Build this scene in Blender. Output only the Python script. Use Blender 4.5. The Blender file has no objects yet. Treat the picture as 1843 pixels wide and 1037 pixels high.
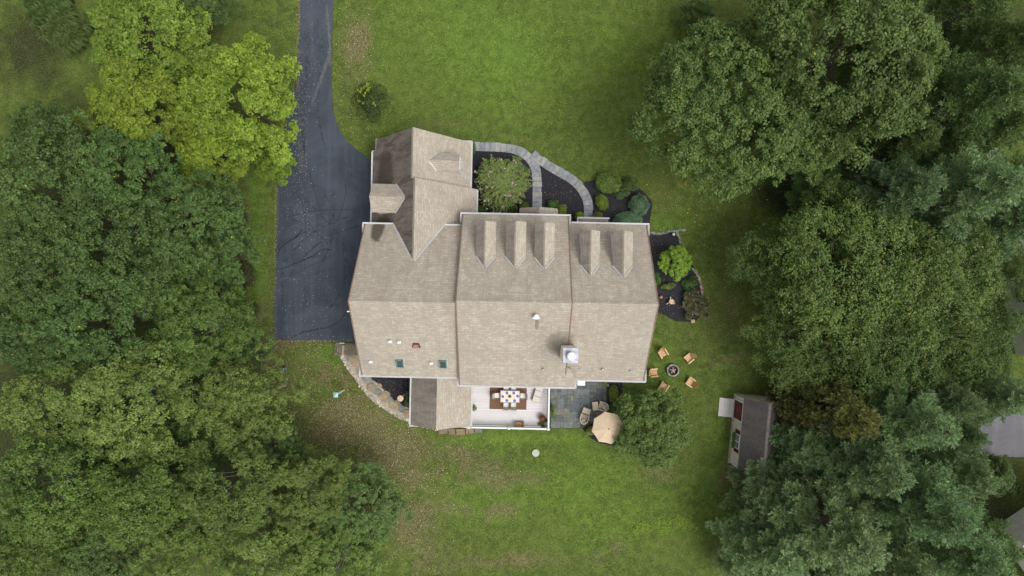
import bpy, math, random
import numpy as np
from mathutils import Vector, Matrix

# ------------------------------------------------------------------ camera, light, exposure
C = bpy.context.scene.collection
scene = bpy.context.scene
CAMH = 56.0
S0 = 97.0 / 1843.0                        # metres on the ground per photo pixel
cam_d = bpy.data.cameras.new('camera'); cam = bpy.data.objects.new('camera', cam_d); C.objects.link(cam)
cam.location = (0, 0, CAMH); cam.rotation_euler = (0, 0, 0)
cam_d.sensor_width = 36; cam_d.lens = 36 * CAMH / 97.0; cam_d.clip_end = 3000; cam_d.clip_start = 0.5
scene.camera = cam

SUN_EL, SUN_AZ = math.radians(60), math.radians(122)      # azimuth from +Y towards +X: the light comes from the lower right
w = bpy.data.worlds.new('World'); scene.world = w; w.use_nodes = True
wn = w.node_tree; wn.nodes.clear()
sky = wn.nodes.new('ShaderNodeTexSky'); sky.sky_type = 'NISHITA'; sky.sun_disc = False
sky.sun_elevation = SUN_EL; sky.sun_rotation = SUN_AZ; sky.dust_density = 4.0; sky.air_density = 1.2
hsv = wn.nodes.new('ShaderNodeHueSaturation'); hsv.inputs['Saturation'].default_value = 0.14
bg = wn.nodes.new('ShaderNodeBackground'); bg.inputs['Strength'].default_value = 0.15
wo = wn.nodes.new('ShaderNodeOutputWorld')
wn.links.new(sky.outputs[0], hsv.inputs['Color']); wn.links.new(hsv.outputs[0], bg.inputs[0]); wn.links.new(bg.outputs[0], wo.inputs[0])
sd = bpy.data.lights.new('sun', 'SUN'); sun = bpy.data.objects.new('sun', sd); C.objects.link(sun)
sd.energy = 1.35; sd.angle = math.radians(32); sd.color = (1.0, 0.965, 0.91)
sdir = Vector((math.sin(SUN_AZ) * math.cos(SUN_EL), math.cos(SUN_AZ) * math.cos(SUN_EL), math.sin(SUN_EL)))
sun.rotation_euler = sdir.to_track_quat('Z', 'Y').to_euler(); sun.location = (30, -30, 50)
scene.view_settings.view_transform = 'Standard'; scene.view_settings.look = 'None'
scene.view_settings.exposure = 0.42; scene.view_settings.gamma = 1.0
scene.cycles.max_bounces = 6

rng = random.Random(7)
nr = np.random.default_rng(11)

def P(px, py, z=0.0):
    """world point at height z seen at photo pixel (px, py)"""
    k = S0 * (1 - z / CAMH)
    return ((px - 921.5) * k, (518.5 - py) * k)
def PV(px, py, z=0.0):
    x, y = P(px, py, z); return Vector((x, y, z))

# ------------------------------------------------------------------ materials
def newmat(name):
    m = bpy.data.materials.new(name); m.use_nodes = True
    nt = m.node_tree; b = nt.nodes['Principled BSDF']
    return m, nt, b
def nd(nt, t, **kw):
    n = nt.nodes.new(t)
    for k, v in kw.items(): setattr(n, k, v)
    return n
def mixc(nt, fac, a, b, blend='MIX'):
    n = nt.nodes.new('ShaderNodeMix'); n.data_type = 'RGBA'; n.blend_type = blend
    for sock, v in ((n.inputs[0], fac), (n.inputs[6], a), (n.inputs[7], b)):
        if hasattr(v, 'is_linked') or hasattr(v, 'links'): nt.links.new(v, sock)
        elif isinstance(v, (int, float)): sock.default_value = v
        else: sock.default_value = (*v[:3], 1)
    return n.outputs[2]
def noise(nt, vec, scale, detail=4, rough=0.55, dist=0.0):
    n = nd(nt, 'ShaderNodeTexNoise'); n.inputs['Scale'].default_value = scale; n.inputs['Detail'].default_value = detail
    n.inputs['Roughness'].default_value = rough; n.inputs['Distortion'].default_value = dist
    if vec is not None: nt.links.new(vec, n.inputs['Vector'])
    return n.outputs['Fac']
def ramp(nt, v, a, b, lo=0.0, hi=1.0):
    n = nd(nt, 'ShaderNodeMapRange'); n.interpolation_type = 'SMOOTHSTEP'
    nt.links.new(v, n.inputs[0])
    for i, x in zip((1, 2, 3, 4), (a, b, lo, hi)): n.inputs[i].default_value = x
    return n.outputs[0]
def mth(nt, op, a, b=None):
    n = nd(nt, 'ShaderNodeMath', operation=op)
    for i, v in enumerate((a, b)):
        if v is None: continue
        if isinstance(v, (int, float)): n.inputs[i].default_value = v
        else: nt.links.new(v, n.inputs[i])
    return n.outputs[0]
def bump(nt, b, h, strength, dist=0.05):
    n = nd(nt, 'ShaderNodeBump'); n.inputs['Strength'].default_value = strength; n.inputs['Distance'].default_value = dist
    nt.links.new(h, n.inputs['Height']); nt.links.new(n.outputs[0], b.inputs['Normal'])
def coords(nt, kind='Object'):
    return nd(nt, 'ShaderNodeTexCoord').outputs[kind]
def scaled(nt, vec, sc):
    n = nd(nt, 'ShaderNodeMapping'); n.inputs['Scale'].default_value = sc; nt.links.new(vec, n.inputs['Vector']); return n.outputs[0]

def simple(name, col, rough=0.7, var=0.25, scale=4.0, metal=0.0, bmp=0.0, spec=0.3, col2=None):
    m, nt, b = newmat(name)
    c = coords(nt)
    f = noise(nt, c, scale, 5, 0.6)
    f = ramp(nt, f, 0.3, 0.7)
    a = tuple(x * (1 - var) for x in col); d = col2 if col2 else tuple(min(1, x * (1 + var * 0.6)) for x in col)
    nt.links.new(mixc(nt, f, a, d), b.inputs['Base Color'])
    b.inputs['Roughness'].default_value = rough; b.inputs['Metallic'].default_value = metal
    b.inputs['Specular IOR Level'].default_value = spec
    if bmp: bump(nt, b, noise(nt, c, scale * 6, 3), bmp)
    return m

def colored(name, rough=0.85, var=0.25, scale=6.0, bmp=0.3, spec=0.25):
    """base colour from the face colour attribute, broken up by noise"""
    m, nt, b = newmat(name)
    at = nd(nt, 'ShaderNodeAttribute', attribute_name='Col')
    c = coords(nt)
    f = ramp(nt, noise(nt, c, scale, 6, 0.65), 0.3, 0.7, 1 - var, 1 + var)
    n = nd(nt, 'ShaderNodeVectorMath', operation='SCALE'); nt.links.new(at.outputs['Color'], n.inputs[0]); nt.links.new(f, n.inputs['Scale'])
    nt.links.new(n.outputs[0], b.inputs['Base Color'])
    b.inputs['Roughness'].default_value = rough; b.inputs['Specular IOR Level'].default_value = spec
    if bmp: bump(nt, b, noise(nt, c, scale * 5, 4), bmp)
    return m

def shingle(name, c1, c2, c3, streak=0.0, streak_col=(0.06, 0.05, 0.045), stains=()):
    m, nt, b = newmat(name)
    uv = nd(nt, 'ShaderNodeUVMap', uv_map='UVMap').outputs[0]
    def brick(wd, ht, a, d, mort, off=0.5):
        k = nd(nt, 'ShaderNodeTexBrick'); nt.links.new(uv, k.inputs['Vector'])
        k.inputs['Color1'].default_value = (*a, 1); k.inputs['Color2'].default_value = (*d, 1)
        k.inputs['Mortar'].default_value = (*mort, 1); k.inputs['Scale'].default_value = 1
        k.inputs['Mortar Size'].default_value = 0.012; k.inputs['Mortar Smooth'].default_value = 0.3
        k.inputs['Brick Width'].default_value = wd; k.inputs['Row Height'].default_value = ht; k.offset = off
        k.inputs['Bias'].default_value = 0
        return k
    k1 = brick(0.31, 0.17, c1, c2, tuple(x * 0.62 for x in c2), 0.37)
    k2 = brick(0.63, 0.17, (0, 0, 0), (1, 1, 1), (0.5, 0.5, 0.5), 0.61)
    f = ramp(nt, mth(nt, 'ADD', mth(nt, 'MULTIPLY', k2.outputs['Color'], .5), noise(nt, scaled(nt, uv, (2.4, 3.0, 1)), 1.3, 5, .75)), 0.70, 0.86)
    col = mixc(nt, mth(nt, 'MULTIPLY', f, 0.55), k1.outputs['Color'], c3)
    c = coords(nt)
    col = mixc(nt, ramp(nt, noise(nt, c, 0.35, 5, 0.6), 0.35, 0.7, 0, 0.3), col, tuple(x * 0.72 for x in c2))
    grit = ramp(nt, noise(nt, c, 14, 3, 0.7), 0.3, 0.7, 0.86, 1.12)
    vm = nd(nt, 'ShaderNodeVectorMath', operation='SCALE'); nt.links.new(col, vm.inputs[0]); nt.links.new(grit, vm.inputs['Scale'])
    col = vm.outputs[0]
    if streak:
        su = scaled(nt, uv, (1.3, 0.35, 1))
        s = noise(nt, su, 1.0, 7, 0.72, 0.8)
        col = mixc(nt, ramp(nt, s, 0.40, 0.66, 0.15 * streak, streak), col, streak_col)
    for (sx, sy, rx, ry, amt) in stains:
        mp = nd(nt, 'ShaderNodeMapping'); mp.vector_type = 'POINT'
        mp.inputs['Location'].default_value = (-sx / rx, -sy / ry, 0); mp.inputs['Scale'].default_value = (1 / rx, 1 / ry, 0)
        nt.links.new(c, mp.inputs['Vector'])
        ln = nd(nt, 'ShaderNodeVectorMath', operation='LENGTH'); nt.links.new(mp.outputs[0], ln.inputs[0])
        r = mth(nt, 'ADD', ln.outputs['Value'], mth(nt, 'MULTIPLY', mth(nt, 'SUBTRACT', noise(nt, c, 1.6, 5, 0.7), 0.5), 0.9))
        col = mixc(nt, ramp(nt, r, 1.25, 0.72, 0, amt), col, (0.075, 0.062, 0.045))
    nt.links.new(col, b.inputs['Base Color'])
    b.inputs['Roughness'].default_value = 0.95; b.inputs['Specular IOR Level'].default_value = 0.15
    vv = nd(nt, 'ShaderNodeSeparateXYZ'); nt.links.new(uv, vv.inputs[0])
    saw = mth(nt, 'FRACT', mth(nt, 'DIVIDE', vv.outputs[1], 0.17))
    bump(nt, b, mth(nt, 'ADD', saw, noise(nt, c, 25, 3)), 0.35, 0.03)
    return m

# ------------------------------------------------------------------ mesh builder
class MB:
    def __init__(s): s.v = []; s.f = []; s.m = []; s.c = []; s.uv = []
    def face(s, pts, m=0, c=(1, 1, 1), uv=None):
        i = len(s.v); s.v += [tuple(p) for p in pts]; s.f.append(tuple(range(i, i + len(pts)))); s.m.append(m); s.c.append(c)
        s.uv.append(uv if uv else [(p[0], p[1]) for p in pts])
    def faces(s, verts, faces, m=0, c=(1, 1, 1)):
        i = len(s.v); s.v += [tuple(p) for p in verts]
        for f in faces:
            s.f.append(tuple(i + k for k in f)); s.m.append(m); s.c.append(c); s.uv.append([(verts[k][0], verts[k][1]) for k in f])
    def box(s, c, d, rz=0.0, m=0, col=(1, 1, 1), rx=0.0, ry=0.0, bev=0.0):
        x, y, z = (a / 2 for a in d)
        R = Matrix.Rotation(rz, 3, 'Z') @ Matrix.Rotation(ry, 3, 'Y') @ Matrix.Rotation(rx, 3, 'X')
        if bev:
            b = min(bev, x, y, z) * 0.999
            vs = []
            for zz, q in ((-z, b), (-z + b, 0), (z - b, 0), (z, b)):
                X, Y = x - q, y - q; e = b * 0.6
                for (a, bb) in ((-X + e, -Y), (X - e, -Y), (X, -Y + e), (X, Y - e), (X - e, Y), (-X + e, Y), (-X, Y - e), (-X, -Y + e)):
                    vs.append((a, bb, zz))
            fs = [tuple(reversed(range(8))), tuple(range(24, 32))]
            for L in range(3):
                for k in range(8): fs.append((L * 8 + k, L * 8 + (k + 1) % 8, L * 8 + 8 + (k + 1) % 8, L * 8 + 8 + k))
        else:
            vs = [(-x, -y, -z), (x, -y, -z), (x, y, -z), (-x, y, -z), (-x, -y, z), (x, -y, z), (x, y, z), (-x, y, z)]
            fs = [(3, 2, 1, 0), (4, 5, 6, 7), (0, 1, 5, 4), (1, 2, 6, 5), (2, 3, 7, 6), (3, 0, 4, 7)]
        C0 = Vector(c)
        s.faces([tuple(R @ Vector(v) + C0) for v in vs], fs, m, col)
    def prism(s, poly, z0, z1, m=0, col=(1, 1, 1), side=None, top_uv=None):
        n = len(poly)
        lo = [(p[0], p[1], z0) for p in poly]; hi = [(p[0], p[1], z1) for p in poly]
        area = sum(poly[i][0] * poly[(i + 1) % n][1] - poly[(i + 1) % n][0] * poly[i][1] for i in range(n))
        if area < 0: lo.reverse(); hi.reverse()
        s.face(hi, m, col)
        for i in range(n):
            j = (i + 1) % n
            s.face([lo[i], lo[j], hi[j], hi[i]], side if side is not None else m, col)
    def tube(s, pts, r, n=6, m=0, col=(1, 1, 1), cap=True):
        pts = [Vector(p) for p in pts]
        if isinstance(r, (int, float)): r = [r] * len(pts)
        rings = []
        for i, p in enumerate(pts):
            d = (pts[min(i + 1, len(pts) - 1)] - pts[max(i - 1, 0)]).normalized()
            a = d.orthogonal().normalized() if i == 0 else (rings_a - d * rings_a.dot(d)).normalized()
            rings_a = a; b = d.cross(a)
            rings.append([p + (a * math.cos(t) + b * math.sin(t)) * r[i] for t in [2 * math.pi * k / n for k in range(n)]])
        vs = [tuple(v) for R in rings for v in R]; fs = []
        for i in range(len(pts) - 1):
            for k in range(n):
                fs.append((i * n + k, i * n + (k + 1) % n, (i + 1) * n + (k + 1) % n, (i + 1) * n + k))
        if cap: fs.append(tuple(reversed(range(n)))); fs.append(tuple(range(len(vs) - n, len(vs))))
        s.faces(vs, fs, m, col)
    def lathe(s, c, prof, n=20, m=0, col=(1, 1, 1), sx=1, sy=1):
        vs = []; fs = []
        for (r, z) in prof:
            for k in range(n):
                t = 2 * math.pi * k / n; vs.append((c[0] + r * sx * math.cos(t), c[1] + r * sy * math.sin(t), c[2] + z))
        for i in range(len(prof) - 1):
            for k in range(n): fs.append((i * n + k, i * n + (k + 1) % n, (i + 1) * n + (k + 1) % n, (i + 1) * n + k))
        fs.append(tuple(reversed(range(n)))); fs.append(tuple(range(len(vs) - n, len(vs))))
        s.faces(vs, fs, m, col)
    def build(s, name, mats, parent=None, smooth=False):
        me = bpy.data.meshes.new(name); me.from_pydata(s.v, [], s.f)
        if not isinstance(mats, (list, tuple)): mats = [mats]
        for mt in mats: me.materials.append(mt)
        me.polygons.foreach_set('material_index', s.m)
        if smooth: me.polygons.foreach_set('use_smooth', [True] * len(s.f))
        at = me.color_attributes.new('Col', 'FLOAT_COLOR', 'CORNER')
        cc = []; uu = []
        for f, c, u in zip(s.f, s.c, s.uv):
            for k in range(len(f)): cc += [c[0], c[1], c[2], 1.0]; uu += [u[k][0], u[k][1]]
        at.data.foreach_set('color', cc)
        uvl = me.uv_layers.new(name='UVMap'); uvl.data.foreach_set('uv', uu)
        me.update()
        o = bpy.data.objects.new(name, me); C.objects.link(o)
        if parent: o.parent = parent
        return o

def tag(o, label=None, cat=None, group=None, kind=None):
    if label: o['label'] = label
    if cat: o['category'] = cat
    if group: o['group'] = group
    if kind: o['kind'] = kind
    return o
def thing(name, label, cat, loc=(0, 0, 0), rz=0.0, group=None):
    o = bpy.data.objects.new(name, None); C.objects.link(o); o.location = loc; o.rotation_euler = (0, 0, rz)
    o.empty_display_size = 0.3
    return tag(o, label, cat, group)
def dup(root, loc, rz, label=None, group=None, scale=None):
    r = root.copy(); C.objects.link(r); r.location = loc; r.rotation_euler = (0, 0, rz)
    if label: r['label'] = label
    if group: r['group'] = group
    if scale: r.scale = scale
    for ch in list(root.children):
        c = ch.copy(); C.objects.link(c); c.parent = r
        for g in ch.children:
            d = g.copy(); C.objects.link(d); d.parent = c
    return r

def smooth_poly(pts, n=4, closed=True):
    """Catmull-Rom through points"""
    out = []; L = len(pts)
    rngi = range(L) if closed else range(L - 1)
    for i in rngi:
        if closed: p = [pts[(i + k) % L] for k in (-1, 0, 1, 2)]
        else: p = [pts[max(0, min(L - 1, i + k))] for k in (-1, 0, 1, 2)]
        for k in range(n):
            t = k / n
            out.append(tuple(0.5 * (2 * p[1][a] + (p[2][a] - p[0][a]) * t + (2 * p[0][a] - 5 * p[1][a] + 4 * p[2][a] - p[3][a]) * t * t + (3 * p[1][a] - p[0][a] - 3 * p[2][a] + p[3][a]) * t ** 3) for a in range(2)))
    if not closed: out.append(tuple(pts[-1]))
    return out
def rough_poly(pts, amp, step, seed):
    r = random.Random(seed); out = []
    for i in range(len(pts)):
        a = Vector(pts[i]); b = Vector(pts[(i + 1) % len(pts)]); d = b - a
        n = max(1, int(d.length / step))
        for k in range(n):
            q = a + d * (k / n); out.append((q.x + r.uniform(-amp, amp), q.y + r.uniform(-amp, amp)))
    return out
def sheet(name, poly, z, mat, label=None):
    """flat filled polygon (concave safe)"""
    from mathutils.geometry import tessellate_polygon
    tris = tessellate_polygon([[Vector((p[0], p[1], 0)) for p in poly]])
    mb = MB(); vs = [(p[0], p[1], z) for p in poly]
    fs = []
    for t in tris:
        a, b, c = (Vector(vs[k]) for k in t)
        fs.append(t if (b - a).cross(c - a).z > 0 else (t[0], t[2], t[1]))
    mb.faces(vs, fs)
    # thickness skirt so that the layer is a real slab
    area = sum(poly[i][0] * poly[(i + 1) % len(poly)][1] - poly[(i + 1) % len(poly)][0] * poly[i][1] for i in range(len(poly)))
    L = len(poly)
    for i in range(L):
        a, b = poly[i], poly[(i + 1) % L]
        q = [(a[0], a[1], z), (a[0], a[1], z - 0.12), (b[0], b[1], z - 0.12), (b[0], b[1], z)]
        mb.face(q if area > 0 else q[::-1])
    o = mb.build(name, mat); o['kind'] = 'structure'
    return o

# ------------------------------------------------------------------ value noise in numpy
def vnoise(x, y, seed=0):
    r = np.random.default_rng(seed); T = r.random((256, 256))
    xi = np.floor(x).astype(int); yi = np.floor(y).astype(int); fx = x - xi; fy = y - yi
    fx = fx * fx * (3 - 2 * fx); fy = fy * fy * (3 - 2 * fy)
    g = lambda a, b: T[a % 256, b % 256]
    return (g(xi, yi) * (1 - fx) + g(xi + 1, yi) * fx) * (1 - fy) + (g(xi, yi + 1) * (1 - fx) + g(xi + 1, yi + 1) * fx) * fy
def fbm(x, y, seed=0, oct=4):
    s = 0; a = 0.5; t = 0
    for o in range(oct):
        s = s + a * vnoise(x * 2 ** o + 17 * o, y * 2 ** o + 5 * o, seed + o); t += a; a *= 0.55
    return s / t

# ------------------------------------------------------------------ ground
def ground():
    def axis(n, half, far):
        inner = np.linspace(-half, half, n)
        out = half + (far - half) * (np.linspace(0, 1, 9)[1:] ** 2.2)
        return np.concatenate([-out[::-1], inner, out])
    xs = axis(380, 60, 1500); ys = axis(240, 38, 1500)
    X, Y = np.meshgrid(xs, ys); nx, ny = len(xs), len(ys)
    px = X / S0 + 921.5; py = 518.5 - Y / S0
    def blobs(L):
        v = np.zeros_like(X)
        for (a, b, rx, ry, st) in L: v = np.maximum(v, st * np.exp(-(((px - a) / rx) ** 2 + ((py - b) / ry) ** 2)))
        return v
    dirt = blobs([(560, 690, 90, 60, .45), (620, 770, 110, 70, .8), (690, 830, 90, 70, .9), (740, 930, 60, 90, .6), (800, 830, 90, 45, .6),
                  (880, 860, 130, 40, .55), (850, 920, 160, 25, .55), (980, 950, 150, 18, .3), (900, 1010, 160, 20, .5), (760, 1010, 80, 40, .5),
                  (640, 90, 34, 80, .62), (655, 190, 40, 50, .3), (560, 60, 30, 60, .45), (740, 225, 120, 12, .55), (930, 250, 60, 14, .35),
                  (520, 620, 60, 14, .6), (480, 640, 30, 60, .6), (620, 690, 50, 50, .35), (1190, 840, 40, 40, .5), (1270, 780, 30, 50, .35), (1300, 640, 60, 60, .45), (1100, 1000, 60, 35, .45),
                  (1240, 250, 60, 60, .2), (1340, 420, 80, 60, .3), (1310, 560, 60, 80, .5), (1160, 700, 60, 30, .35), (770, 90, 10, 8, .5),
                  (950, 165, 150, 60, .15), (435, 300, 40, 60, .4), (440, 430, 22, 120, .55), (470, 560, 30, 50, .4), (1180, 850, 40, 20, .5), (1320, 880, 40, 90, .55), (1310, 970, 40, 60, .6)])
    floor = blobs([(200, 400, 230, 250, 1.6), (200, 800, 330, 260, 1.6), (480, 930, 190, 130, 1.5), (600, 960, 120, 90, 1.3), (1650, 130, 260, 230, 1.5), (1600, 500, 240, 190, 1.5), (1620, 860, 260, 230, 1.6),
                   (1450, 780, 130, 130, 1.2), (1440, 960, 110, 110, 1.3), (1420, 350, 110, 60, 1.1), (300, 60, 150, 120, .9), (60, 90, 130, 140, .92), (1500, 200, 200, 150, 1.1)])  # woodland floor, but the top left blob paints shade onto the open clearing
    bright = blobs([(900, 80, 220, 130, .9), (1080, 90, 120, 120, .7), (760, 160, 80, 60, .5), (900, 900, 160, 50, .7), (1050, 860, 110, 60, .8), (1100, 930, 180, 60, .6), (460, 430, 14, 160, .9), (700, 760, 60, 30, .35),
                    (1200, 950, 60, 20, .8), (1290, 900, 30, 60, .5), (1210, 410, 40, 20, .5), (1190, 670, 60, 60, .4), (900, 790, 120, 18, .8), (1040, 800, 50, 30, .7), (600, 640, 90, 20, .5), (1290, 830, 22, 80, .6), (700, 980, 90, 40, .5), (1310, 700, 30, 40, .3)])
    n1 = fbm(X * 0.9, Y * 0.9, 3, 5); n2 = fbm(X * 0.22, Y * 0.30, 9, 4); n3 = fbm(X * 0.5, Y * 1.1, 21, 4)
    dirt = np.clip(dirt * 1.5 * np.clip((0.45 * n1 + 0.35 * n2 + .35 * n3 - 0.36) / 0.28, 0, 1.3), 0, 1)
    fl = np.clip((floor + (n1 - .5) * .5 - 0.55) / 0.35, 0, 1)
    brt = np.clip(bright * (0.4 + 1.2 * n2), 0, 1)
    Z = (fbm(X * .6, Y * .6, 5, 3) - 0.5) * 0.05
    v = np.stack([X.ravel(), Y.ravel(), Z.ravel() - 0.02], 1)
    i = np.arange(ny - 1)[:, None] * nx + np.arange(nx - 1)[None, :]
    f = np.stack([i, i + 1, i + nx + 1, i + nx], -1).reshape(-1, 4)
    me = bpy.data.meshes.new('ground'); me.vertices.add(len(v)); me.vertices.foreach_set('co', v.ravel().astype(np.float32))
    me.loops.add(f.size); me.loops.foreach_set('vertex_index', f.ravel().astype(np.int32))
    me.polygons.add(len(f)); me.polygons.foreach_set('loop_start', (np.arange(len(f)) * 4).astype(np.int32)); me.polygons.foreach_set('loop_total', np.full(len(f), 4, np.int32))
    me.update(calc_edges=True); me.polygons.foreach_set('use_smooth', np.ones(len(f), bool))
    at = me.color_attributes.new('cover', 'FLOAT_COLOR', 'POINT')
    at.data.foreach_set('color', np.stack([dirt.ravel(), brt.ravel(), fl.ravel(), np.ones(X.size)], 1).ravel().astype(np.float32))
    o = bpy.data.objects.new('ground', me); C.objects.link(o); o['kind'] = 'structure'
    m, nt, b = newmat('lawn')
    a = nd(nt, 'ShaderNodeAttribute', attribute_name='cover'); sp = nd(nt, 'ShaderNodeSeparateColor'); nt.links.new(a.outputs['Color'], sp.inputs[0])
    c = coords(nt)
    blade = noise(nt, c, 9, 6, 0.75); mid = noise(nt, c, 1.3, 6, 0.65, 0.4); big = noise(nt, c, 0.16, 4, 0.6)
    mow = noise(nt, scaled(nt, c, (0.05, 0.9, 1)), 1.6, 4, 0.6)
    g = mixc(nt, ramp(nt, mid, 0.36, 0.64), (0.054, 0.074, 0.018), (0.096, 0.128, 0.027))
    g = mixc(nt, ramp(nt, big, 0.4, 0.65, 0, .5), g, (0.098, 0.114, 0.030))
    g = mixc(nt, ramp(nt, mow, 0.42, 0.62, 0, .32), g, (0.056, 0.090, 0.019))
    g = mixc(nt, mth(nt, 'MULTIPLY', sp.outputs[1], 0.85), g, mixc(nt, ramp(nt, mid, .3, .7), (0.078, 0.136, 0.020), (0.118, 0.188, 0.030)))
    dfac = ramp(nt, mth(nt, 'ADD', sp.outputs[0], mth(nt, 'MULTIPLY', mth(nt, 'SUBTRACT', noise(nt, c, 3.2, 6, 0.7), 0.5), 1.5)), 0.25, 0.85)
    dfac = mth(nt, 'MULTIPLY', dfac, ramp(nt, sp.outputs[0], 0.03, 0.3))
    dcol = mixc(nt, ramp(nt, blade, .35, .65), (0.090, 0.072, 0.042), (0.200, 0.150, 0.095))
    g = mixc(nt, mth(nt, 'MULTIPLY', dfac, 0.55), g, dcol)
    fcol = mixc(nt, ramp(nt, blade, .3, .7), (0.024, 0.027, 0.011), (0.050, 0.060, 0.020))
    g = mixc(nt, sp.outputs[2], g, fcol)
    vm = nd(nt, 'ShaderNodeVectorMath', operation='SCALE'); nt.links.new(g, vm.inputs[0])
    nt.links.new(ramp(nt, blade, 0.30, 0.70, 0.50, 1.50), vm.inputs['Scale'])
    nt.links.new(vm.outputs[0], b.inputs['Base Color']); b.inputs['Roughness'].default_value = 1; b.inputs['Specular IOR Level'].default_value = 0.1
    bump(nt, b, mth(nt, 'ADD', blade, mid), 0.7, 0.08)
    me.materials.append(m)
    return o
ground()

def px2(L, z=0.0): return [P(a, b, z) for a, b in L]

# driveway
def asphalt(name, a, b_, leafy=True):
    m, nt, b = newmat(name); c = coords(nt)
    big = noise(nt, c, 0.25, 6, 0.6, 1.0); fine = noise(nt, c, 30, 3, 0.7)
    col = mixc(nt, ramp(nt, big, .33, .68), a, b_)
    tr = noise(nt, scaled(nt, c, (1.6, 0.10, 1)), 1.2, 5, 0.6, 0.6)
    col = mixc(nt, ramp(nt, tr, .45, .7, 0, .35), col, tuple(x * 1.45 for x in b_))
    sc = noise(nt, c, 1.4, 6, 0.75, 2.2)
    col = mixc(nt, ramp(nt, sc, .60, .70, 0, .4), col, tuple(x * .55 for x in a))
    vm = nd(nt, 'ShaderNodeVectorMath', operation='SCALE'); nt.links.new(col, vm.inputs[0]); nt.links.new(ramp(nt, fine, .3, .7, .85, 1.15), vm.inputs['Scale'])
    nt.links.new(vm.outputs[0], b.inputs['Base Color']); b.inputs['Roughness'].default_value = 0.8; b.inputs['Specular IOR Level'].default_value = 0.3
    bump(nt, b, fine, 0.2, 0.02); return m
M_asph = asphalt('asphalt', (0.031, 0.039, 0.052), (0.051, 0.062, 0.080))
left = smooth_poly([(552, -900), (545, -300), (543, -160), (541, -60), (540, 0), (537, 90), (533, 145), (522, 195), (507, 245), (501, 300), (498, 400), (495, 500), (493, 560), (492, 612)], 4, False)
right = smooth_poly([(666, 288), (652, 277), (636, 264), (619, 247), (609, 230), (602, 208), (598, 180), (597, 130), (598, 60), (600, 0), (602, -60), (604, -160), (606, -300), (612, -900)], 4, False)
drive = px2(left + [(640, 615), (700, 616), (700, 300)] + right)
sheet('driveway', rough_poly(drive, 0.02, 0.35, 3), 0.03, M_asph)
M_crack = simple('crack_seal', (0.016, 0.018, 0.024), 0.5, 0.4, 9)
M_pale = simple('worn_asphalt', (0.150, 0.150, 0.150), 0.9, 0.3, 3)
def ribbon(mb, pts, wd, z, seed, jit=0.05, col=(1, 1, 1), m=0):
    r = random.Random(seed); P2 = [Vector(p) for p in smooth_poly(pts, 8, False)]
    P2 = [p + Vector((r.uniform(-jit, jit), r.uniform(-jit, jit))) for p in P2]
    L = []
    for i, p in enumerate(P2):
        d = (P2[min(i + 1, len(P2) - 1)] - P2[max(i - 1, 0)]).normalized(); n = Vector((-d.y, d.x))
        t = i / (len(P2) - 1); ww = wd * (0.35 + 0.65 * math.sin(math.pi * min(1, max(0, t))) ** 0.5) * r.uniform(.6, 1.3) / 2
        L.append((p + n * ww, p - n * ww))
    for i in range(len(L) - 1):
        a, b = L[i]; c, d = L[i + 1]
        mb.face([(a.x, a.y, z), (b.x, b.y, z), (d.x, d.y, z), (c.x, c.y, z)], m, col)
mb = MB()
cr = [([(500, 393), (530, 388), (560, 381), (600, 378), (640, 378)], .06), ([(498, 487), (530, 475), (560, 462), (580, 450), (600, 450)], .10), ([(496, 445), (515, 432), (545, 420), (580, 403), (612, 393)], .05),
      ([(525, 608), (545, 598), (575, 592), (605, 583), (625, 560)], .10), ([(556, 300), (562, 330), (572, 365), (575, 380)], .05), ([(540, 350), (550, 390), (570, 420), (600, 445)], .05),
      ([(500, 455), (512, 440), (535, 425), (545, 410)], .13), ([(520, 500), (560, 478), (600, 460)], .04), ([(530, 510), (570, 492), (605, 482)], .035), ([(535, 470), (565, 462), (605, 460)], .04), ([(545, 520), (575, 505), (610, 497)], .03),
      ([(585, 440), (600, 428), (592, 408), (600, 385)], .04), ([(528, 565), (560, 548), (600, 535)], .03), ([(610, 300), (622, 330), (618, 370), (605, 400)], .05)]
for k, (L, wd) in enumerate(cr): ribbon(mb, px2(L), wd, 0.034, k, 0.05)
o = mb.build('driveway_crack_lines', M_crack); o['kind'] = 'structure'
mb = MB(); ribbon(mb, px2([(588, 8), (592, 50), (594, 95), (582, 130), (572, 160), (560, 190)]), .34, 0.034, 77, .04)
ribbon(mb, px2([(593, 90), (595, 110), (594, 120)]), .25, 0.0345, 78, .04)
o = mb.build('driveway_scuff_lines', simple('scuff', (0.088, 0.090, 0.096), 0.9, 0.3, 5)); o['kind'] = 'structure'

mb = MB()
for k, (L, wd) in enumerate([([(500, 520), (515, 470), (550, 430), (600, 400), (650, 385)], .22), ([(512, 540), (525, 490), (560, 450), (605, 420), (655, 405)], .22), ([(520, 240), (525, 300), (545, 350), (590, 400), (640, 450)], .2), ([(508, 560), (508, 500), (515, 450)], .3), ([(555, 60), (552, 130), (545, 200), (548, 280)], .28), ([(580, 60), (577, 130), (572, 200), (585, 270)], .26),
        ([(590, 560), (615, 520), (622, 470), (615, 420)], .3), ([(560, 330), (585, 350), (600, 390), (595, 440), (575, 480)], .2), ([(620, 290), (640, 330), (645, 370)], .22)]): ribbon(mb, px2(L), wd, 0.0325 + k * .0001, 200 + k, .02)
o = mb.build('driveway_tyre_lines', simple('tyre_marks', (0.030, 0.037, 0.049), .7, .3, 2, col2=(0.050, 0.060, 0.077))); o['kind'] = 'structure'
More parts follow.
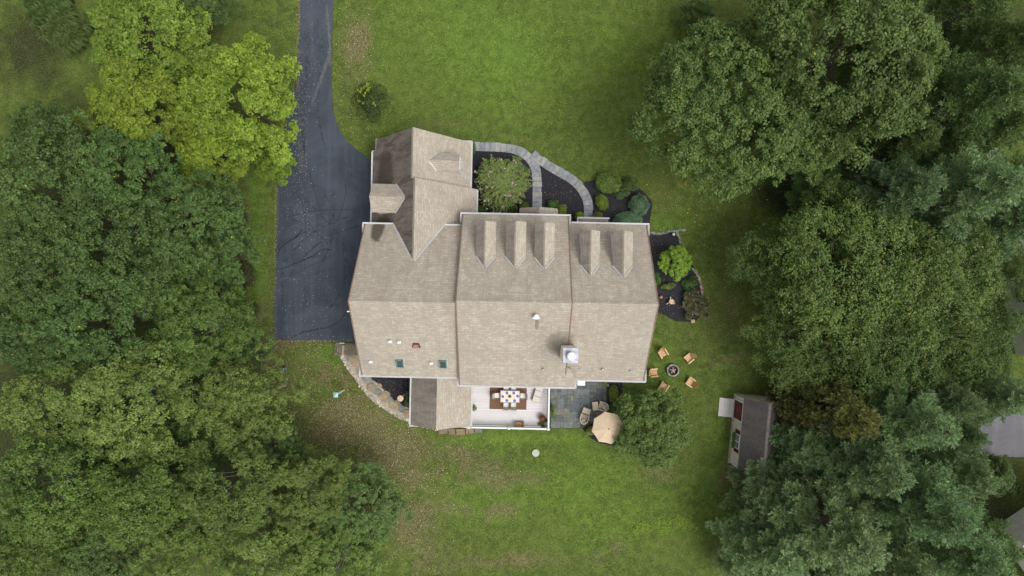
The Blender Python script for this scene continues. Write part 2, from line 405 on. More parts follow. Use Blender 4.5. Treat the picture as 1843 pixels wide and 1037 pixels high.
# mulch beds
M_mulch, nt_, b_ = newmat('mulch')
c_ = coords(nt_); f_ = noise(nt_, c_, 14, 5, .8)
nt_.links.new(mixc(nt_, ramp(nt_, f_, .3, .75), (0.006, 0.006, 0.009), (0.026, 0.025, 0.032)), b_.inputs['Base Color']); b_.inputs['Roughness'].default_value = .95
bump(nt_, b_, f_, .8, .06)
def bed(pts, z=0.05, seed=0): return sheet('mulch_ground', rough_poly(px2(smooth_poly(pts, 4)), 0.05, 0.25, seed), z, M_mulch)
bed([(845, 264), (880, 268), (930, 276), (952, 292), (960, 312), (962, 345), (962, 395), (900, 398), (845, 398)], seed=1)
bed([(966, 298), (985, 302), (1010, 318), (1038, 340), (1050, 362), (1054, 398), (1000, 405), (968, 398)], seed=2)
bed([(1052, 330), (1075, 325), (1120, 322), (1150, 340), (1172, 362), (1170, 392), (1158, 415), (1100, 420), (1062, 412), (1064, 366)], seed=3)
bed([(1150, 420), (1180, 421), (1214, 419), (1222, 437), (1238, 462), (1252, 488), (1260, 515), (1266, 548), (1258, 572), (1238, 580), (1210, 576), (1187, 563), (1150, 560), (1140, 500)], seed=4)
bed([(655, 660), (700, 668), (750, 668), (752, 745), (722, 735), (696, 716), (676, 697)], seed=5)
bed([(1092, 680), (1118, 682), (1121, 715), (1140, 745), (1140, 785), (1112, 802), (1080, 797), (1060, 785), (1050, 768), (1080, 755), (1095, 730)], seed=6)

# ------------------------------------------------------------------ stone work
M_stone = colored('bluestone', .8, .22, 3.0, .25)
def slabs_along(name, centre, width, step, z, cols, seed, skip=None, jag=0.0):
    r = random.Random(seed); pts = [Vector(p) for p in smooth_poly(centre, 24, False)]
    out = [pts[0]]; acc = 0
    for i in range(1, len(pts)):
        acc += (pts[i] - pts[i - 1]).length
        if acc >= step: out.append(pts[i]); acc = 0
    mb = MB()
    def nrm(i):
        d = (out[min(i + 1, len(out) - 1)] - out[max(i - 1, 0)]).normalized(); return Vector((-d.y, d.x))
    for i in range(len(out) - 1):
        a, b = out[i], out[i + 1]; na, nb = nrm(i), nrm(i + 1); d = (b - a).normalized() * 0.012
        j = r.uniform(0, jag)
        q = [a + d - na * width / 2, b - d - nb * width / 2, b - d + nb * (width / 2 + j), a + d + na * (width / 2 + j)]
        mb.prism([(p.x, p.y) for p in q], z - .08, z + r.uniform(0, .006), 0, r.choice(cols))
    o = mb.build(name, M_stone); o['kind'] = 'structure'; return o
pc = [(0.205, 0.215, 0.23), (0.235, 0.24, 0.245), (0.265, 0.26, 0.25), (0.19, 0.20, 0.215), (0.25, 0.245, 0.235), (0.215, 0.225, 0.235)]
slabs_along('path', px2([(835, 263), (870, 265), (905, 266.5), (930, 271), (950, 283), (962, 301), (966, 325), (966, 355), (966, 390)]), .80, .46, .10, pc, 1, jag=.10)
slabs_along('path', px2([(957, 279), (978, 293), (1000, 307), (1025, 321), (1044, 338), (1056, 360), (1058.5, 380), (1058, 400)]), .80, .46, .106, pc, 2, jag=.10)

def patio():
    r = random.Random(4); mb = MB()
    x0, y1 = P(991, 686); x1, y0 = P(1097, 770)
    g = 0.31; nx = int((x1 - x0) / g); ny = int((y1 - y0) / g)
    used = [[False] * ny for _ in range(nx)]
    cols = [(0.095, 0.108, 0.112), (0.13, 0.138, 0.125), (0.11, 0.126, 0.132), (0.15, 0.146, 0.12), (0.085, 0.096, 0.098), (0.135, 0.146, 0.142), (0.155, 0.15, 0.12), (0.115, 0.12, 0.11), (0.12, 0.13, 0.12)]
    for j in range(ny):
        for i in range(nx):
            if used[i][j]: continue
            opts = [(2, 2), (3, 2), (2, 3), (1, 2), (2, 1), (3, 3), (1, 1), (2, 2), (3, 2)]; r.shuffle(opts)
            for (a, b) in opts + [(1, 1)]:
                if i + a <= nx and j + b <= ny and not any(used[i + p][j + q] for p in range(a) for q in range(b)):
                    for p in range(a):
                        for q in range(b): used[i + p][j + q] = True
                    X0, X1 = x0 + i * g + .012, x0 + (i + a) * g - .012; Y0, Y1 = y0 + j * g + .012, y0 + (j + b) * g - .012
                    pxc, pyc = X1 / S0 + 921.5, 518.5 - (Y0 + Y1) / 2 / S0
                    if pxc > 1048 and pyc > 768 - (pxc - 1048) * .35: break
                    c = r.choice(cols); mb.prism([(X0, Y0), (X1, Y0), (X1, Y1), (X0, Y1)], .0, .10 + r.uniform(0, .008), 0, c); break
    o = mb.build('patio', M_stone); o['kind'] = 'structure'
    sheet('patio_joint_ground', [(x0 - .03, y0 - .03), (x1 - 2.6, y0 - .03), (x1 + .03, y0 + 1.2), (x1 + .03, y1 + .8), (x0 - .03, y1 + .8)], .088, simple('joint_sand', (0.06, 0.058, 0.05), .95, .3, 8))
patio()

def irregular(cx, cy, rx, ry, rot, n, r):
    out = []
    for k in range(n):
        t = 2 * math.pi * k / n + r.uniform(-.22, .22); q = r.uniform(.85, 1.12)
        x, y = rx * q * math.cos(t), ry * q * math.sin(t)
        out.append((cx + x * math.cos(rot) - y * math.sin(rot), cy + x * math.sin(rot) + y * math.cos(rot)))
    return out
def stone_band():
    r = random.Random(9)
    outer = smooth_poly([(606, 622), (612, 640), (626, 664), (648, 695), (672, 722), (705, 744), (742, 762), (790, 776)], 6, False)
    inner = smooth_poly([(790, 745), (742, 736), (712, 722), (690, 700), (668, 680), (655, 660), (650, 640), (650, 622)], 6, False)
    m, nt, b = newmat('pale_gravel'); c = coords(nt); v = nd(nt, 'ShaderNodeTexVoronoi'); v.inputs['Scale'].default_value = 9; nt.links.new(c, v.inputs['Vector'])
    nt.links.new(mixc(nt, ramp(nt, noise(nt, c, 8, 5, .8), .3, .7), (0.20, 0.165, 0.12), (0.50, 0.44, 0.36)), b.inputs['Base Color']); b.inputs['Roughness'].default_value = .9
    bump(nt, b, v.outputs['Distance'], .8, .05)
    sheet('gravel_path', rough_poly(px2(outer + inner), .05, .3, 5), .06, m)
    cols = [(0.25, 0.20, 0.13), (0.20, 0.195, 0.17), (0.22, 0.18, 0.13), (0.16, 0.17, 0.155), (0.28, 0.22, 0.14), (0.19, 0.19, 0.175)]
    mb = MB()
    line = [(640, 652, 11, 9), (647, 667, 8, 7), (660, 682, 10, 8), (669, 697, 9, 8), (679, 705, 9, 7), (691, 716, 9, 8), (702, 719, 8, 6), (709, 729, 10, 8), (722, 736, 10, 7), (734, 745, 9, 8), (697, 708, 7, 5), (652, 655, 6, 6),
            (716, 724, 6, 4), (630, 645, 6, 6), (684, 694, 5, 4), (746, 752, 8, 8), (672, 688, 5, 4), (742, 738, 7, 5)]
    for (a, b_, rx, ry) in line:
        x, y = P(a, b_); h = r.uniform(.12, .2)
        mb.prism(irregular(x, y, rx * S0, ry * S0, r.uniform(-.8, -.3), 9, r), 0, h, 0, r.choice(cols))
    for (a, b_, rx, ry) in ((798, 775, 8, 5), (813.5, 777, 6.5, 5), (829, 777, 8, 5), (845.5, 775, 7.5, 4.5), (861, 774, 7, 4)):
        x0, y0 = P(a - rx, b_ - ry); x1, y1 = P(a + rx, b_ + ry)
        mb.prism([(x0, y0), (x1 - .03, y0 + .03), (x1, y1), (x0 + .04, y1 - .02)], 0, r.uniform(.12, .16), 0, r.choice([(0.22, 0.16, 0.10), (0.18, 0.14, 0.10), (0.14, 0.13, 0.12)]))
    for k in range(170):
        t = r.random(); i = int(t * (len(outer) - 1)); q = outer[i]
        x, y = P(q[0] + r.uniform(-1, 6), q[1] - r.uniform(-2, 5)); s = r.uniform(.05, .13)
        mb.prism(irregular(x, y, s, s * .8, r.uniform(0, 3), 6, r), 0, r.uniform(.08, .14), 0, r.choice([(0.45, 0.38, 0.30), (0.32, 0.27, 0.21), (0.5, 0.46, 0.40), (0.25, 0.22, 0.18)]))
    o = mb.build('stone_steps_path', M_stone); o['kind'] = 'structure'
stone_band()

# ------------------------------------------------------------------ the house
TH = math.radians(1.2)
def HL(px, py, z):
    x, y = P(px, py, z); return (x * math.cos(TH) - y * math.sin(TH), x * math.sin(TH) + y * math.cos(TH))
house = thing('house', 'large beige-shingled house with dormers, white gutters and a garage wing, in the middle', 'house', (0, 0, 0), -TH)

SH1, SH2, SH3 = (0.455, 0.416, 0.344), (0.345, 0.310, 0.256), (0.360, 0.284, 0.232)
M_white = simple('white_trim', (0.62, 0.63, 0.64), .45, .08, 6)
M_rake = simple('rake_trim', (0.34, 0.22, 0.16), .6, .2, 6)
M_flash = simple('flashing', (0.42, 0.42, 0.41), .5, .2, 5, metal=.2)
M_siding = simple('siding', (0.62, 0.60, 0.54), .7, .12, 2)
M_glass = simple('window_glass', (0.03, 0.04, 0.05), .08, .3, 1, spec=.8)
ZE, ZR, ZG = 5.5, 10.2, 2.8
# main block in house-local metres
mxl, _ = HL(820.5, 540, 10.45); mxr, _ = HL(1030, 540, 10.45)
myf = HL(925, 387, ZE)[1]; myb = HL(925, 695, ZE)[1]; myr = (myf + myb) / 2
wxl, _ = HL(627, 540, ZR); wyf = HL(720, 404.5, ZE)[1]; wyb = HL(730, 677, ZE)[1]; wyr = (wyf + wyb) / 2
exr, _ = HL(1185.5, 540, ZR); eyf = HL(1095, 403.5, ZE)[1]; eyb = HL(1100, 684.5, ZE)[1]; eyr = (eyf + eyb) / 2
km = (10.45 - ZE) / (myf - myr); kw = (ZR - ZE) / (wyf - wyr); ke = (ZR - ZE) / (eyf - eyr)
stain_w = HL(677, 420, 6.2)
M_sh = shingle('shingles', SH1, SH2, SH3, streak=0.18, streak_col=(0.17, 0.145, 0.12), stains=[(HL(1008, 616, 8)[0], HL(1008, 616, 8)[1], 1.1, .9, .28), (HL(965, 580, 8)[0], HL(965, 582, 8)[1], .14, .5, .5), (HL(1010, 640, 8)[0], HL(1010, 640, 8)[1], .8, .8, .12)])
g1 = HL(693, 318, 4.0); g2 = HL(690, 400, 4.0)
M_shd = shingle('weathered_shaded_shingles', (0.28, 0.245, 0.20), (0.20, 0.175, 0.145), (0.22, 0.175, 0.145), streak=0.9, streak_col=(0.080, 0.068, 0.055), stains=[(g1[0] + .1, g1[1] - .1, .9, 2.3, .8), (g2[0] + .1, g2[1] - .3, 1.1, .8, .9)])  # darker than the base shingles: algae streaks plus west-slope shade in the colour
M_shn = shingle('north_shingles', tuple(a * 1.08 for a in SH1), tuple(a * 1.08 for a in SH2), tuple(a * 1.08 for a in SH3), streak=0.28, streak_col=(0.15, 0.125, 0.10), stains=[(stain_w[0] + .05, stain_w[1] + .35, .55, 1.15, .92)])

def slab(mb, outline, zf, th=0.16, m=0, side=1, uvdir='y'):
    """sloping slab: plan outline, height function; uv runs along the eave and up the slope"""
    n = len(outline)
    area = sum(outline[i][0] * outline[(i + 1) % n][1] - outline[(i + 1) % n][0] * outline[i][1] for i in range(n))
    if area < 0: outline = outline[::-1]
    top = [(x, y, zf(x, y)) for x, y in outline]; bot = [(x, y, zf(x, y) - th) for x, y in outline]
    gx = zf(1, 0) - zf(0, 0); gy = zf(0, 1) - zf(0, 0); g = math.hypot(gx, gy); L = math.sqrt(1 + g * g)
    if g < 1e-6: uv = [(x, y) for x, y in outline]
    else: uv = [((-gy * x + gx * y) / g, (gx * x + gy * y) / g * L) for x, y in outline]
    mb.face(top, m, uv=uv); mb.face(bot[::-1], side)
    for i in range(n):
        j = (i + 1) % n; mb.face([bot[i], bot[j], top[j], top[i]], side)

def gable_x(name, x0, x1, yf, yb, ze, zr, cap=True, front=None, mats=None):
    """ridge along local x"""
    yr = (yf + yb) / 2; k = (zr - ze) / (yf - yr)
    mb = MB()
    F = lambda x, y: ze + k * (yf - y); B = lambda x, y: ze + k * (y - yb)
    slab(mb, front or [(x0, yr), (x1, yr), (x1, yf), (x0, yf)], F, m=2)
    slab(mb, [(x0, yb), (x1, yb), (x1, yr), (x0, yr)], B)
    # ridge caps, overlapping pieces
    t = x0
    r = random.Random(int(x0 * 10) + 50)
    while t < x1 - .05:
        e = min(t + .30, x1)
        c = r.choice([0, 0, 2])
        for (f, s_) in ((F, 1), (B, -1)):
            a = [(t, yr), (e, yr), (e, yr + s_ * .17), (t, yr + s_ * .17)]
            slab(mb, a, lambda x, y, f=f: f(x, y) + .028 + .02 * (x - t), th=.03, m=c, side=c)
        t = e
    return mb.build(name, mats or [M_sh, M_rake, M_shn], house)
def rake_strip(L):
    for (x, y0, y1, f) in L:
        mb = MB(); a, b_ = sorted((y0, y1)); slab(mb, [(x - .045, a), (x + .045, a), (x + .045, b_), (x - .045, b_)], lambda X, Y: f(X, Y) + .035, th=.2); mb.build('rake_edge', M_drip, house)
M_drip = simple('drip_edge', (0.20, 0.135, 0.10), .6, .2, 6)
r_main = gable_x('roof', mxl, mxr, myf, myb, ZE, 10.45)
r_west = gable_x('roof', wxl, mxl + .4, wyf, wyb, ZE, ZR)
r_east = gable_x('roof', mxr - .4, exr, eyf, eyb, ZE, ZR)
# small extension of the main rear slope
mb = MB(); ex2 = HL(1035, 690, ZE)[0]
slab(mb, [(mxr, myb), (ex2, myb), (ex2, eyb - .02), (mxr + .45, eyb + 1.0), (mxr, eyb + 1.2)], lambda x, y: ZE + km * (y - myb))
mb.build('roof', [M_sh, M_rake], house)

def gutter(name_parent, segs, z, wd=.125):
    """white gutters, one object per run: (x0,y0,x1,y1) in plan"""
    for (x0, y0, x1, y1) in segs:
        mb = MB()
        a = Vector((x0, y0)); b = Vector((x1, y1)); d = b - a; L = d.length; rz = math.atan2(d.y, d.x)
        c = (a + b) / 2
        n = Vector((-d.y, d.x)).normalized()
        mb.box((c.x, c.y, z - .10), (L, wd, .02), rz)
        for s_ in (-1, 1):
            q = c + n * s_ * (wd / 2 - .014); mb.box((q.x, q.y, z - .05), (L, .028, .12), rz)
        k = int(L / .8)
        for i in range(1, k):
            q = a + d * (i / k); mb.box((q.x, q.y, z - .002), (.02, wd - .04, .018), rz)
        mb.build('gutter', M_white, name_parent)
ov = .24
def eave_segs(x0, x1, y, s_, L0=.8, L1=.8, ends=(1, 1)):
    yy = y + s_ * .08
    out = [(x0 - (ov if ends[0] else 0), yy, x1 + (ov if ends[1] else 0), yy)]
    if ends[0]: out.append((x0 - ov + .05, yy - s_ * .08, x0 - ov + .05, yy - s_ * L0))
    if ends[1]: out.append((x1 + ov - .05, yy - s_ * .08, x1 + ov - .05, yy - s_ * L1))
    return out
xg1 = HL(713, 404, ZE)[0]; xg2 = HL(795, 408, ZE)[0]
gutter(r_main, eave_segs(mxl, mxr, myf, 1) + [(mxl, myb - .08, ex2 + .05, myb - .08), (ex2 + .07, myb - .08, ex2 + .07, eyb - .1)], ZE)
gutter(r_west, [eave_segs(wxl, xg1, wyf, 1, ends=(1, 0))[k] for k in (0, 1)] + [(xg2, wyf + .08, mxl - .02, wyf + .08)] + eave_segs(wxl, mxl, wyb, -1, ends=(1, 0)) + [(mxl - .1, wyb - .08, mxl - .1, myb - .1)], ZE)
gutter(r_east, [(mxr + .3, eyf + .08, exr + ov, eyf + .08), (exr + ov - .05, eyf, exr + ov - .05, eyf - .9)] + [(ex2, eyb - .08, exr + ov, eyb - .08), (exr + ov - .05, eyb, exr + ov - .05, eyb + .9)], ZE)
# eave returns (little pent pieces between rake and gutter end)
mb = MB()
for (x, s_, yy, t_) in ((mxl, -1, myf, -1), (mxr, 1, myf, -1), (wxl, -1, wyf, -1), (wxl, -1, wyb, 1), (exr, 1, eyf, -1), (exr, 1, eyb, 1)):
    mb = MB(); cx = x + s_ * .09; mb.box((cx, yy + t_ * .4, ZE - .10), (.14, .76, .06), 0); mb.build('eave_return', [M_sh], house)

for (x, yf_, yb_, k_, wl) in ((mxl, myf, myb, km, 0), (mxr, myf, myb + 1.2, km, 0), (wxl, wyf, wyb, kw, 0), (exr, eyf, eyb, ke, 0)):
    yr_ = myr if x in (mxl, mxr) else (wyr if x == wxl else eyr); yb0 = myb if x in (mxl, mxr) else yb_
    rake_strip([(x, yf_, yr_, lambda X, Y, a=yf_, k_=k_: ZE + k_ * (a - Y)), (x, yb_, yr_, lambda X, Y, a=yb0, k_=k_: ZE + k_ * (Y - a))])
# garage wing (ridge along local y)
gxw = HL(671, 300, ZG)[0]; gxe = HL(847, 300, ZG)[0]; gxs = HL(857.5, 362, ZG)[0]
zrN = 7.5; xrN = (gxw + gxe) / 2; kg = (zrN - ZG) / (xrN - gxw)
xrS = (gxw + gxs) / 2 - .02; zrS = ZG + kg * (xrS - gxw); kS = (zrS - ZG) / (gxs - xrS)
gyN = (HL(745, 229, zrN)[1] + HL(760, 255, ZG)[1]) / 2
gyJ = HL(746, 320, zrS)[1]; gyJ0 = HL(679, 273, ZG)[1]; gxw2 = gxw + .36
gapex = wyf - (zrS - ZE) / kw
mb = MB()
W = lambda x, y: ZG + kg * (x - gxw)
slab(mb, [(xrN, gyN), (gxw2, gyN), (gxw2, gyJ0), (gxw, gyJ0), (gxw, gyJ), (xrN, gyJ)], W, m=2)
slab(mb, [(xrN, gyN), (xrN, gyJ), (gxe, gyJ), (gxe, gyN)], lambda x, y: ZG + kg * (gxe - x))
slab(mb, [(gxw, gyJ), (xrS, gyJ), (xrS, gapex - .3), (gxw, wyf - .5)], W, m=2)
slab(mb, [(xrS, gyJ), (gxs, gyJ), (gxs, wyf - .5), (xrS, gapex - .3)], lambda x, y: ZG + kS * (gxs - x))
for (xr, y0, y1, k1, z_) in ((xrN, gyJ, gyN, kg, zrN), (xrS, gapex, gyJ, kS, zrS)):
    t = y0
    while t < y1 - .05:
        e = min(t + .3, y1)
        slab(mb, [(xr, t), (xr + .17, t), (xr + .17, e), (xr, e)], lambda x, y: z_ + .03 - k1 * (x - xr) + .02 * (y - t), th=.03, m=0, side=0)
        slab(mb, [(xr - .17, t), (xr, t), (xr, e), (xr - .17, e)], lambda x, y: z_ + .03 + kg * (x - xr) + .02 * (y - t), th=.03, m=0, side=0)
        t = e
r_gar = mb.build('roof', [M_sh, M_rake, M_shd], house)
gutter(r_gar, [(gxw - .08, wyf + .15, gxw - .08, gyJ0), (gxw2 - .08, gyJ0, gxw2 - .08, gyN + .12), (gxw2 - .1, gyN + .1, gxw2 + .62, gyN + .1), (gxw - .08, gyJ0 + .02, gxw2 - .1, gyJ0 + .02),
               (gxe + .08, gyN + .12, gxe + .08, gyJ - .12), (gxe - .72, gyN + .1, gxe + .1, gyN + .1), (gxe + .1, gyJ - .1, gxs + .1, gyJ - .1), (gxs + .08, gyJ - .1, gxs + .08, myf - .05 + .1)], ZG)
def strips(parent, L, wd=.13, name='flashing', mat=None):
    mb = MB()
    for p0, p1 in L:
        a, b = Vector(p0), Vector(p1); d = (b - a); hz = Vector((-d.y, d.x, 0)).normalized() * wd / 2
        q = [a - hz, a + hz, b + hz * .8, b - hz * .8]
        mb.face([tuple(v + Vector((0, 0, .05))) for v in q]); mb.face([tuple(v + Vector((0, 0, .02))) for v in q[::-1]])
    return mb.build(name, mat or M_flash, parent)
# valley flashing where the garage roof dies into the west roof
xa = gxw + (ZE - ZG) / kg; xb = gxs - (ZE - ZG) / kS
strips(r_gar, [((xa, wyf, ZE), (xrS - .1, gapex, zrS - .03)), ((xb, wyf, ZE), (xrS + .1, gapex, zrS - .03))], .17)

# rear porch roof
ZP = 2.9
pxw = HL(740.5, 700, ZP)[0]; pxe = HL(847.5, 730, ZP)[0]; pys = HL(745, 765, ZP)[1]; zpr = 4.6; pxr = HL(785.5, 740, zpr)[0]
k1, k2 = (zpr - ZP) / (pxr - pxw), (zpr - ZP) / (pxe - pxr)
mb = MB()
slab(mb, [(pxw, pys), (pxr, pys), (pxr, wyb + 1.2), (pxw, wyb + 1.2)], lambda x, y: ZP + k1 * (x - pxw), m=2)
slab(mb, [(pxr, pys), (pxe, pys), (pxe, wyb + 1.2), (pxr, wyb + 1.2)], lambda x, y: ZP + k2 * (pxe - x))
M_shp = shingle('porch_weathered_shaded_shingles', (0.34, 0.305, 0.255), (0.26, 0.23, 0.19), (0.28, 0.225, 0.19), streak=0.55, streak_col=(0.12, 0.105, 0.09))  # algae weathering and the dimmer light of west slopes, both mixed into this tone
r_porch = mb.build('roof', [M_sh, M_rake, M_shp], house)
gutter(r_porch, [(pxw - .08, pys - .1, pxw - .08, wyb + .6), (pxw - .15, pys - .08, pxw + .7, pys - .08), (pxe + .08, pys - .1, pxe + .08, wyb + .6), (pxe - .7, pys - .08, pxe + .15, pys - .08)], ZP)

# small entry roofs on the front
mb = MB()
za = 3.0; ax0 = HL(935, 384, za)[0]; ax1 = HL(1004, 384, za)[0]; axr = HL(971, 373, 3.9)[0]; ay = HL(971, 372.5, 3.9)[1]
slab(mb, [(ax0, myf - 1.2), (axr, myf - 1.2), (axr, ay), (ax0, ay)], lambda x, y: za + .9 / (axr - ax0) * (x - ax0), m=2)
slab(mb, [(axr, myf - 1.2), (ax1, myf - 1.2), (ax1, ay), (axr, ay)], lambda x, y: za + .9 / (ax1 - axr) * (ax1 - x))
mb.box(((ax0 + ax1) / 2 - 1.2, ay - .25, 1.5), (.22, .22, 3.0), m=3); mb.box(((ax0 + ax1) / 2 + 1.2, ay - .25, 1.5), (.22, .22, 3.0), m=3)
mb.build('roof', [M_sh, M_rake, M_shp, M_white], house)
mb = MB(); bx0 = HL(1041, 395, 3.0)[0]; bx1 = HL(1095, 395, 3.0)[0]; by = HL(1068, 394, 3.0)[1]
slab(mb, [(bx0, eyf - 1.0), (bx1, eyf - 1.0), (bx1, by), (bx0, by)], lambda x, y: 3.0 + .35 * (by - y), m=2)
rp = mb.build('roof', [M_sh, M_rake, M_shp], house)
gutter(rp, [(bx0 - .1, by + .08, bx1 + .1, by + .08), (bx0 - .05, by, bx0 - .05, by - .5)], 3.0)

# walls
def walls():
    mb = MB(); E = .45
    def block_x(x0, x1, yf, yb, ze, zr):
        yr = (yf + yb) / 2; k = (zr - ze) / (yf - yr); y0, y1 = yb + E, yf - E; zt = ze + k * E - .2
        for y, s_ in ((y1, 1), (y0, -1)):
            q = [(x0, y, -.1), (x1, y, -.1), (x1, y, zt), (x0, y, zt)]; mb.face(q if s_ < 0 else q[::-1])
        for x, s_ in ((x0, -1), (x1, 1)):
            q = [(x, y0, -.1), (x, y1, -.1), (x, y1, zt), (x, yr, zr - .2), (x, y0, zt)]; mb.face(q if s_ > 0 else q[::-1])
        n = max(2, int((x1 - x0) / 2.6))
        for zc in (1.6, 4.3) if ze > 4 else (1.5,):
            for i in range(n):
                xc = x0 + (i + .5) * (x1 - x0) / n
                for y, s_ in ((y1, 1), (y0, -1)):
                    mb.box((xc, y + s_ * .02, zc), (1.1, .06, 1.5), m=1); mb.box((xc, y + s_ * .05, zc), (.92, .05, 1.32), m=2)
        for zc in (1.6, 4.3) if ze > 4 else ():
            for yc in (y0 + 3, y1 - 3):
                for x, s_ in ((x0, -1), (x1, 1)):
                    mb.box((x + s_ * .02, yc, zc), (.06, 1.1, 1.5), m=1); mb.box((x + s_ * .05, yc, zc), (.05, .92, 1.32), m=2)
    block_x(mxl + .3, mxr - .3, myf, myb, ZE, 10.45)
    block_x(wxl + .3, mxl + .3, wyf, wyb, ZE, ZR)
    block_x(mxr - .3, exr - .3, eyf, eyb, ZE, ZR)
    y0, y1 = wyf - 1, gyN - .3
    for x0, x1, ya, yb2, xr, zr in ((gxw + E, gxe - E, gyJ - .2, y1, xrN, zrN), (gxw + E + .02, gxs - E, y0, gyJ - .25, xrS, zrS)):
        k = (zr - ZG) / (xr - gxw); zt = ZG + k * E - .22
        mb.face([(x0, yb2, -.1), (x0, ya, -.1), (x0, ya, zt), (x0, yb2, zt)]); mb.face([(x1, ya, -.1), (x1, yb2, -.1), (x1, yb2, zt), (x1, ya, zt)])
        for y, s_ in ((ya, -1), (yb2, 1)):
            q = [(x0, y, -.1), (x1, y, -.1), (x1, y, zt), (xr, y, zr - .25), (x0, y, zt)]; mb.face(q if s_ < 0 else q[::-1])
    for yc in (gyJ - 1.5, gyJ + 2.2):
        mb.box((gxw + E - .02, yc, 1.15), (.08, 2.7, 2.3), m=1)
    x0, x1 = pxw + .4, pxe - .4; y0 = pys + .4; zt = 3.0
    for q in ([(x0, wyb + .3, -.1), (x0, y0, -.1), (x0, y0, zt), (x0, wyb + .3, zt)], [(x1, y0, -.1), (x1, wyb + .3, -.1), (x1, wyb + .3, zt), (x1, y0, zt)], [(x0, y0, -.1), (x1, y0, -.1), (x1, y0, zt), (pxr, y0, zpr - .25), (x0, y0, zt)]): mb.face(q)
    mb.build('wall', [M_siding, M_white, M_glass], house)
walls()

def dormer(face, c, wd, yf, ze, zr, y0, z0, k, wall_in=.16, westered=False, win=True, over=.07, cheek=M_white):
    """canonical frame: facing +Y, host plane z = z0 + k*(y0 - y); c is the lateral position of the ridge. face in degrees turns the frame about the house origin."""
    R = Matrix.Rotation(math.radians(face), 3, 'Z')
    tr = lambda p: tuple(R @ Vector(p))
    root = MB(); h = wd / 2
    ya = y0 - (zr - z0) / k; yv = y0 - (ze - z0) / k
    kk = (zr - ze) / h
    class T(MB):
        def face(s, pts, m=0, c=(1, 1, 1), uv=None): super().face([tr(p) for p in pts], m, c, uv)
        def faces(s, vs, fs, m=0, c=(1, 1, 1)): super().faces([tr(p) for p in vs], fs, m, c)
    mb = T()
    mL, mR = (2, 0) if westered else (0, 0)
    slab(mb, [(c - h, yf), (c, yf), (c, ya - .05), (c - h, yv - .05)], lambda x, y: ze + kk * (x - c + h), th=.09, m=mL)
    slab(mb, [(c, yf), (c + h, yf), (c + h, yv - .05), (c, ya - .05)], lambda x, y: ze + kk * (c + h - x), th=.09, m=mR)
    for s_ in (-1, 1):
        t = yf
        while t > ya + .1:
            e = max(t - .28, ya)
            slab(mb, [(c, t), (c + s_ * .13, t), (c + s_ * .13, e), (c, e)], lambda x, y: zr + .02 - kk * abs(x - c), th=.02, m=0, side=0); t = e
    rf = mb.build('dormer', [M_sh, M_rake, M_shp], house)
    # cheeks and front wall
    mb = T(); a = h - over; yw = yf - wall_in
    zt = ze - .1 + kk * over
    for s_ in (-1, 1):
        x = c + s_ * a; yb = y0 - (zt - z0) / k
        q = [(x, yw, z0 + k * (y0 - yw) - .1), (x, yb, zt), (x, yw, zt)]
        mb.face(q if s_ < 0 else q[::-1])
    zb = z0 + k * (y0 - yw) - .1
    mb.face([(c - a, yw, zb), (c - a, yw, zt), (c, yw, zr - .1), (c + a, yw, zt), (c + a, yw, zb)])
    wl = mb.build('dormer_wall', cheek, rf)
    if win and zt - zb > .5:
        mb = T(); ww = min(.75, a * 1.3); hh = (zt - zb) * .72; zc = zb + .16 + hh / 2 + .05
        mb.box((c, yw + .03, zc), (ww + .16, .05, hh + .14), m=0); mb.box((c, yw + .045, zc), (ww, .05, hh), m=1); mb.box((c, yw + .065, zc), (ww, .05, .05), m=0)
        mb.build('window', [M_white, M_glass], rf)
    e = .05
    L = []
    for s_ in (-1, 1): L.append((tr((c + s_ * (h + .02), yv + .04, ze + e - .02)), tr((c + s_ * .07, ya + .02, zr + e - .05))))
    strips(rf, L, .12)
    return rf
def hit_front(px, py, ye, ze_, k):
    z = 7.0
    for _ in range(30): z = ze_ + k * (ye - HL(px, py, z)[1])
    return HL(px, py, z), z
for (xl, xr_, xe, tip, ap, vc) in ((857, 873, 892, 397.5, 482, 462), (909, 927.5, 945.5, 397.5, 483, 463), (962, 980, 998.5, 400, 484, 464)):
    (ax, ay_), zr_ = hit_front(xr_, ap, myf, ZE, km); (_, _), ze_ = hit_front(xr_, vc, myf, ZE, km)
    yf_ = HL(xr_, tip, zr_)[1]; wd = (HL(xr_, 0, ze_)[0], HL(xl, 400, ze_)[0], HL(xe, 400, ze_)[0]); wd = wd[2] - wd[1]
    dormer(0, ax, wd, yf_, ze_, zr_, myf, ZE, km, westered=True)
for (xl, xr_, xe, tip, ap, vc) in ((1045, 1063, 1079.5, 414, 498, 478), (1104, 1122.5, 1139.5, 415.5, 499.5, 480)):
    (ax, ay_), zr_ = hit_front(xr_, ap, eyf, ZE, ke); (_, _), ze_ = hit_front(xr_, vc, eyf, ZE, ke)
    yf_ = HL(xr_, tip, zr_)[1]; wd = HL(xe, 430, ze_)[0] - HL(xl, 430, ze_)[0]
    dormer(0, ax, wd, yf_, ze_, zr_, eyf, ZE, ke, westered=True)
# east-facing dormer on the garage wing: frame turned -90 (canonical +Y -> +X ; lateral c = -y)
z_ = 6.0
for _ in range(30): z_ = ZG + kg * (gxe - HL(772, 288.5, z_)[0])
zv = 5.0
for _ in range(30): zv = ZG + kg * (gxe - HL(786, 288.5, zv)[0])
cy = HL(780, 289, z_)[1]; xf = HL(826, 288, z_)[0]
wE = HL(800, 276, zv)[1] - HL(800, 308.5, zv)[1]
dormer(-90, -cy, wE, xf, zv, z_, gxe, ZG, kg, wall_in=.01)
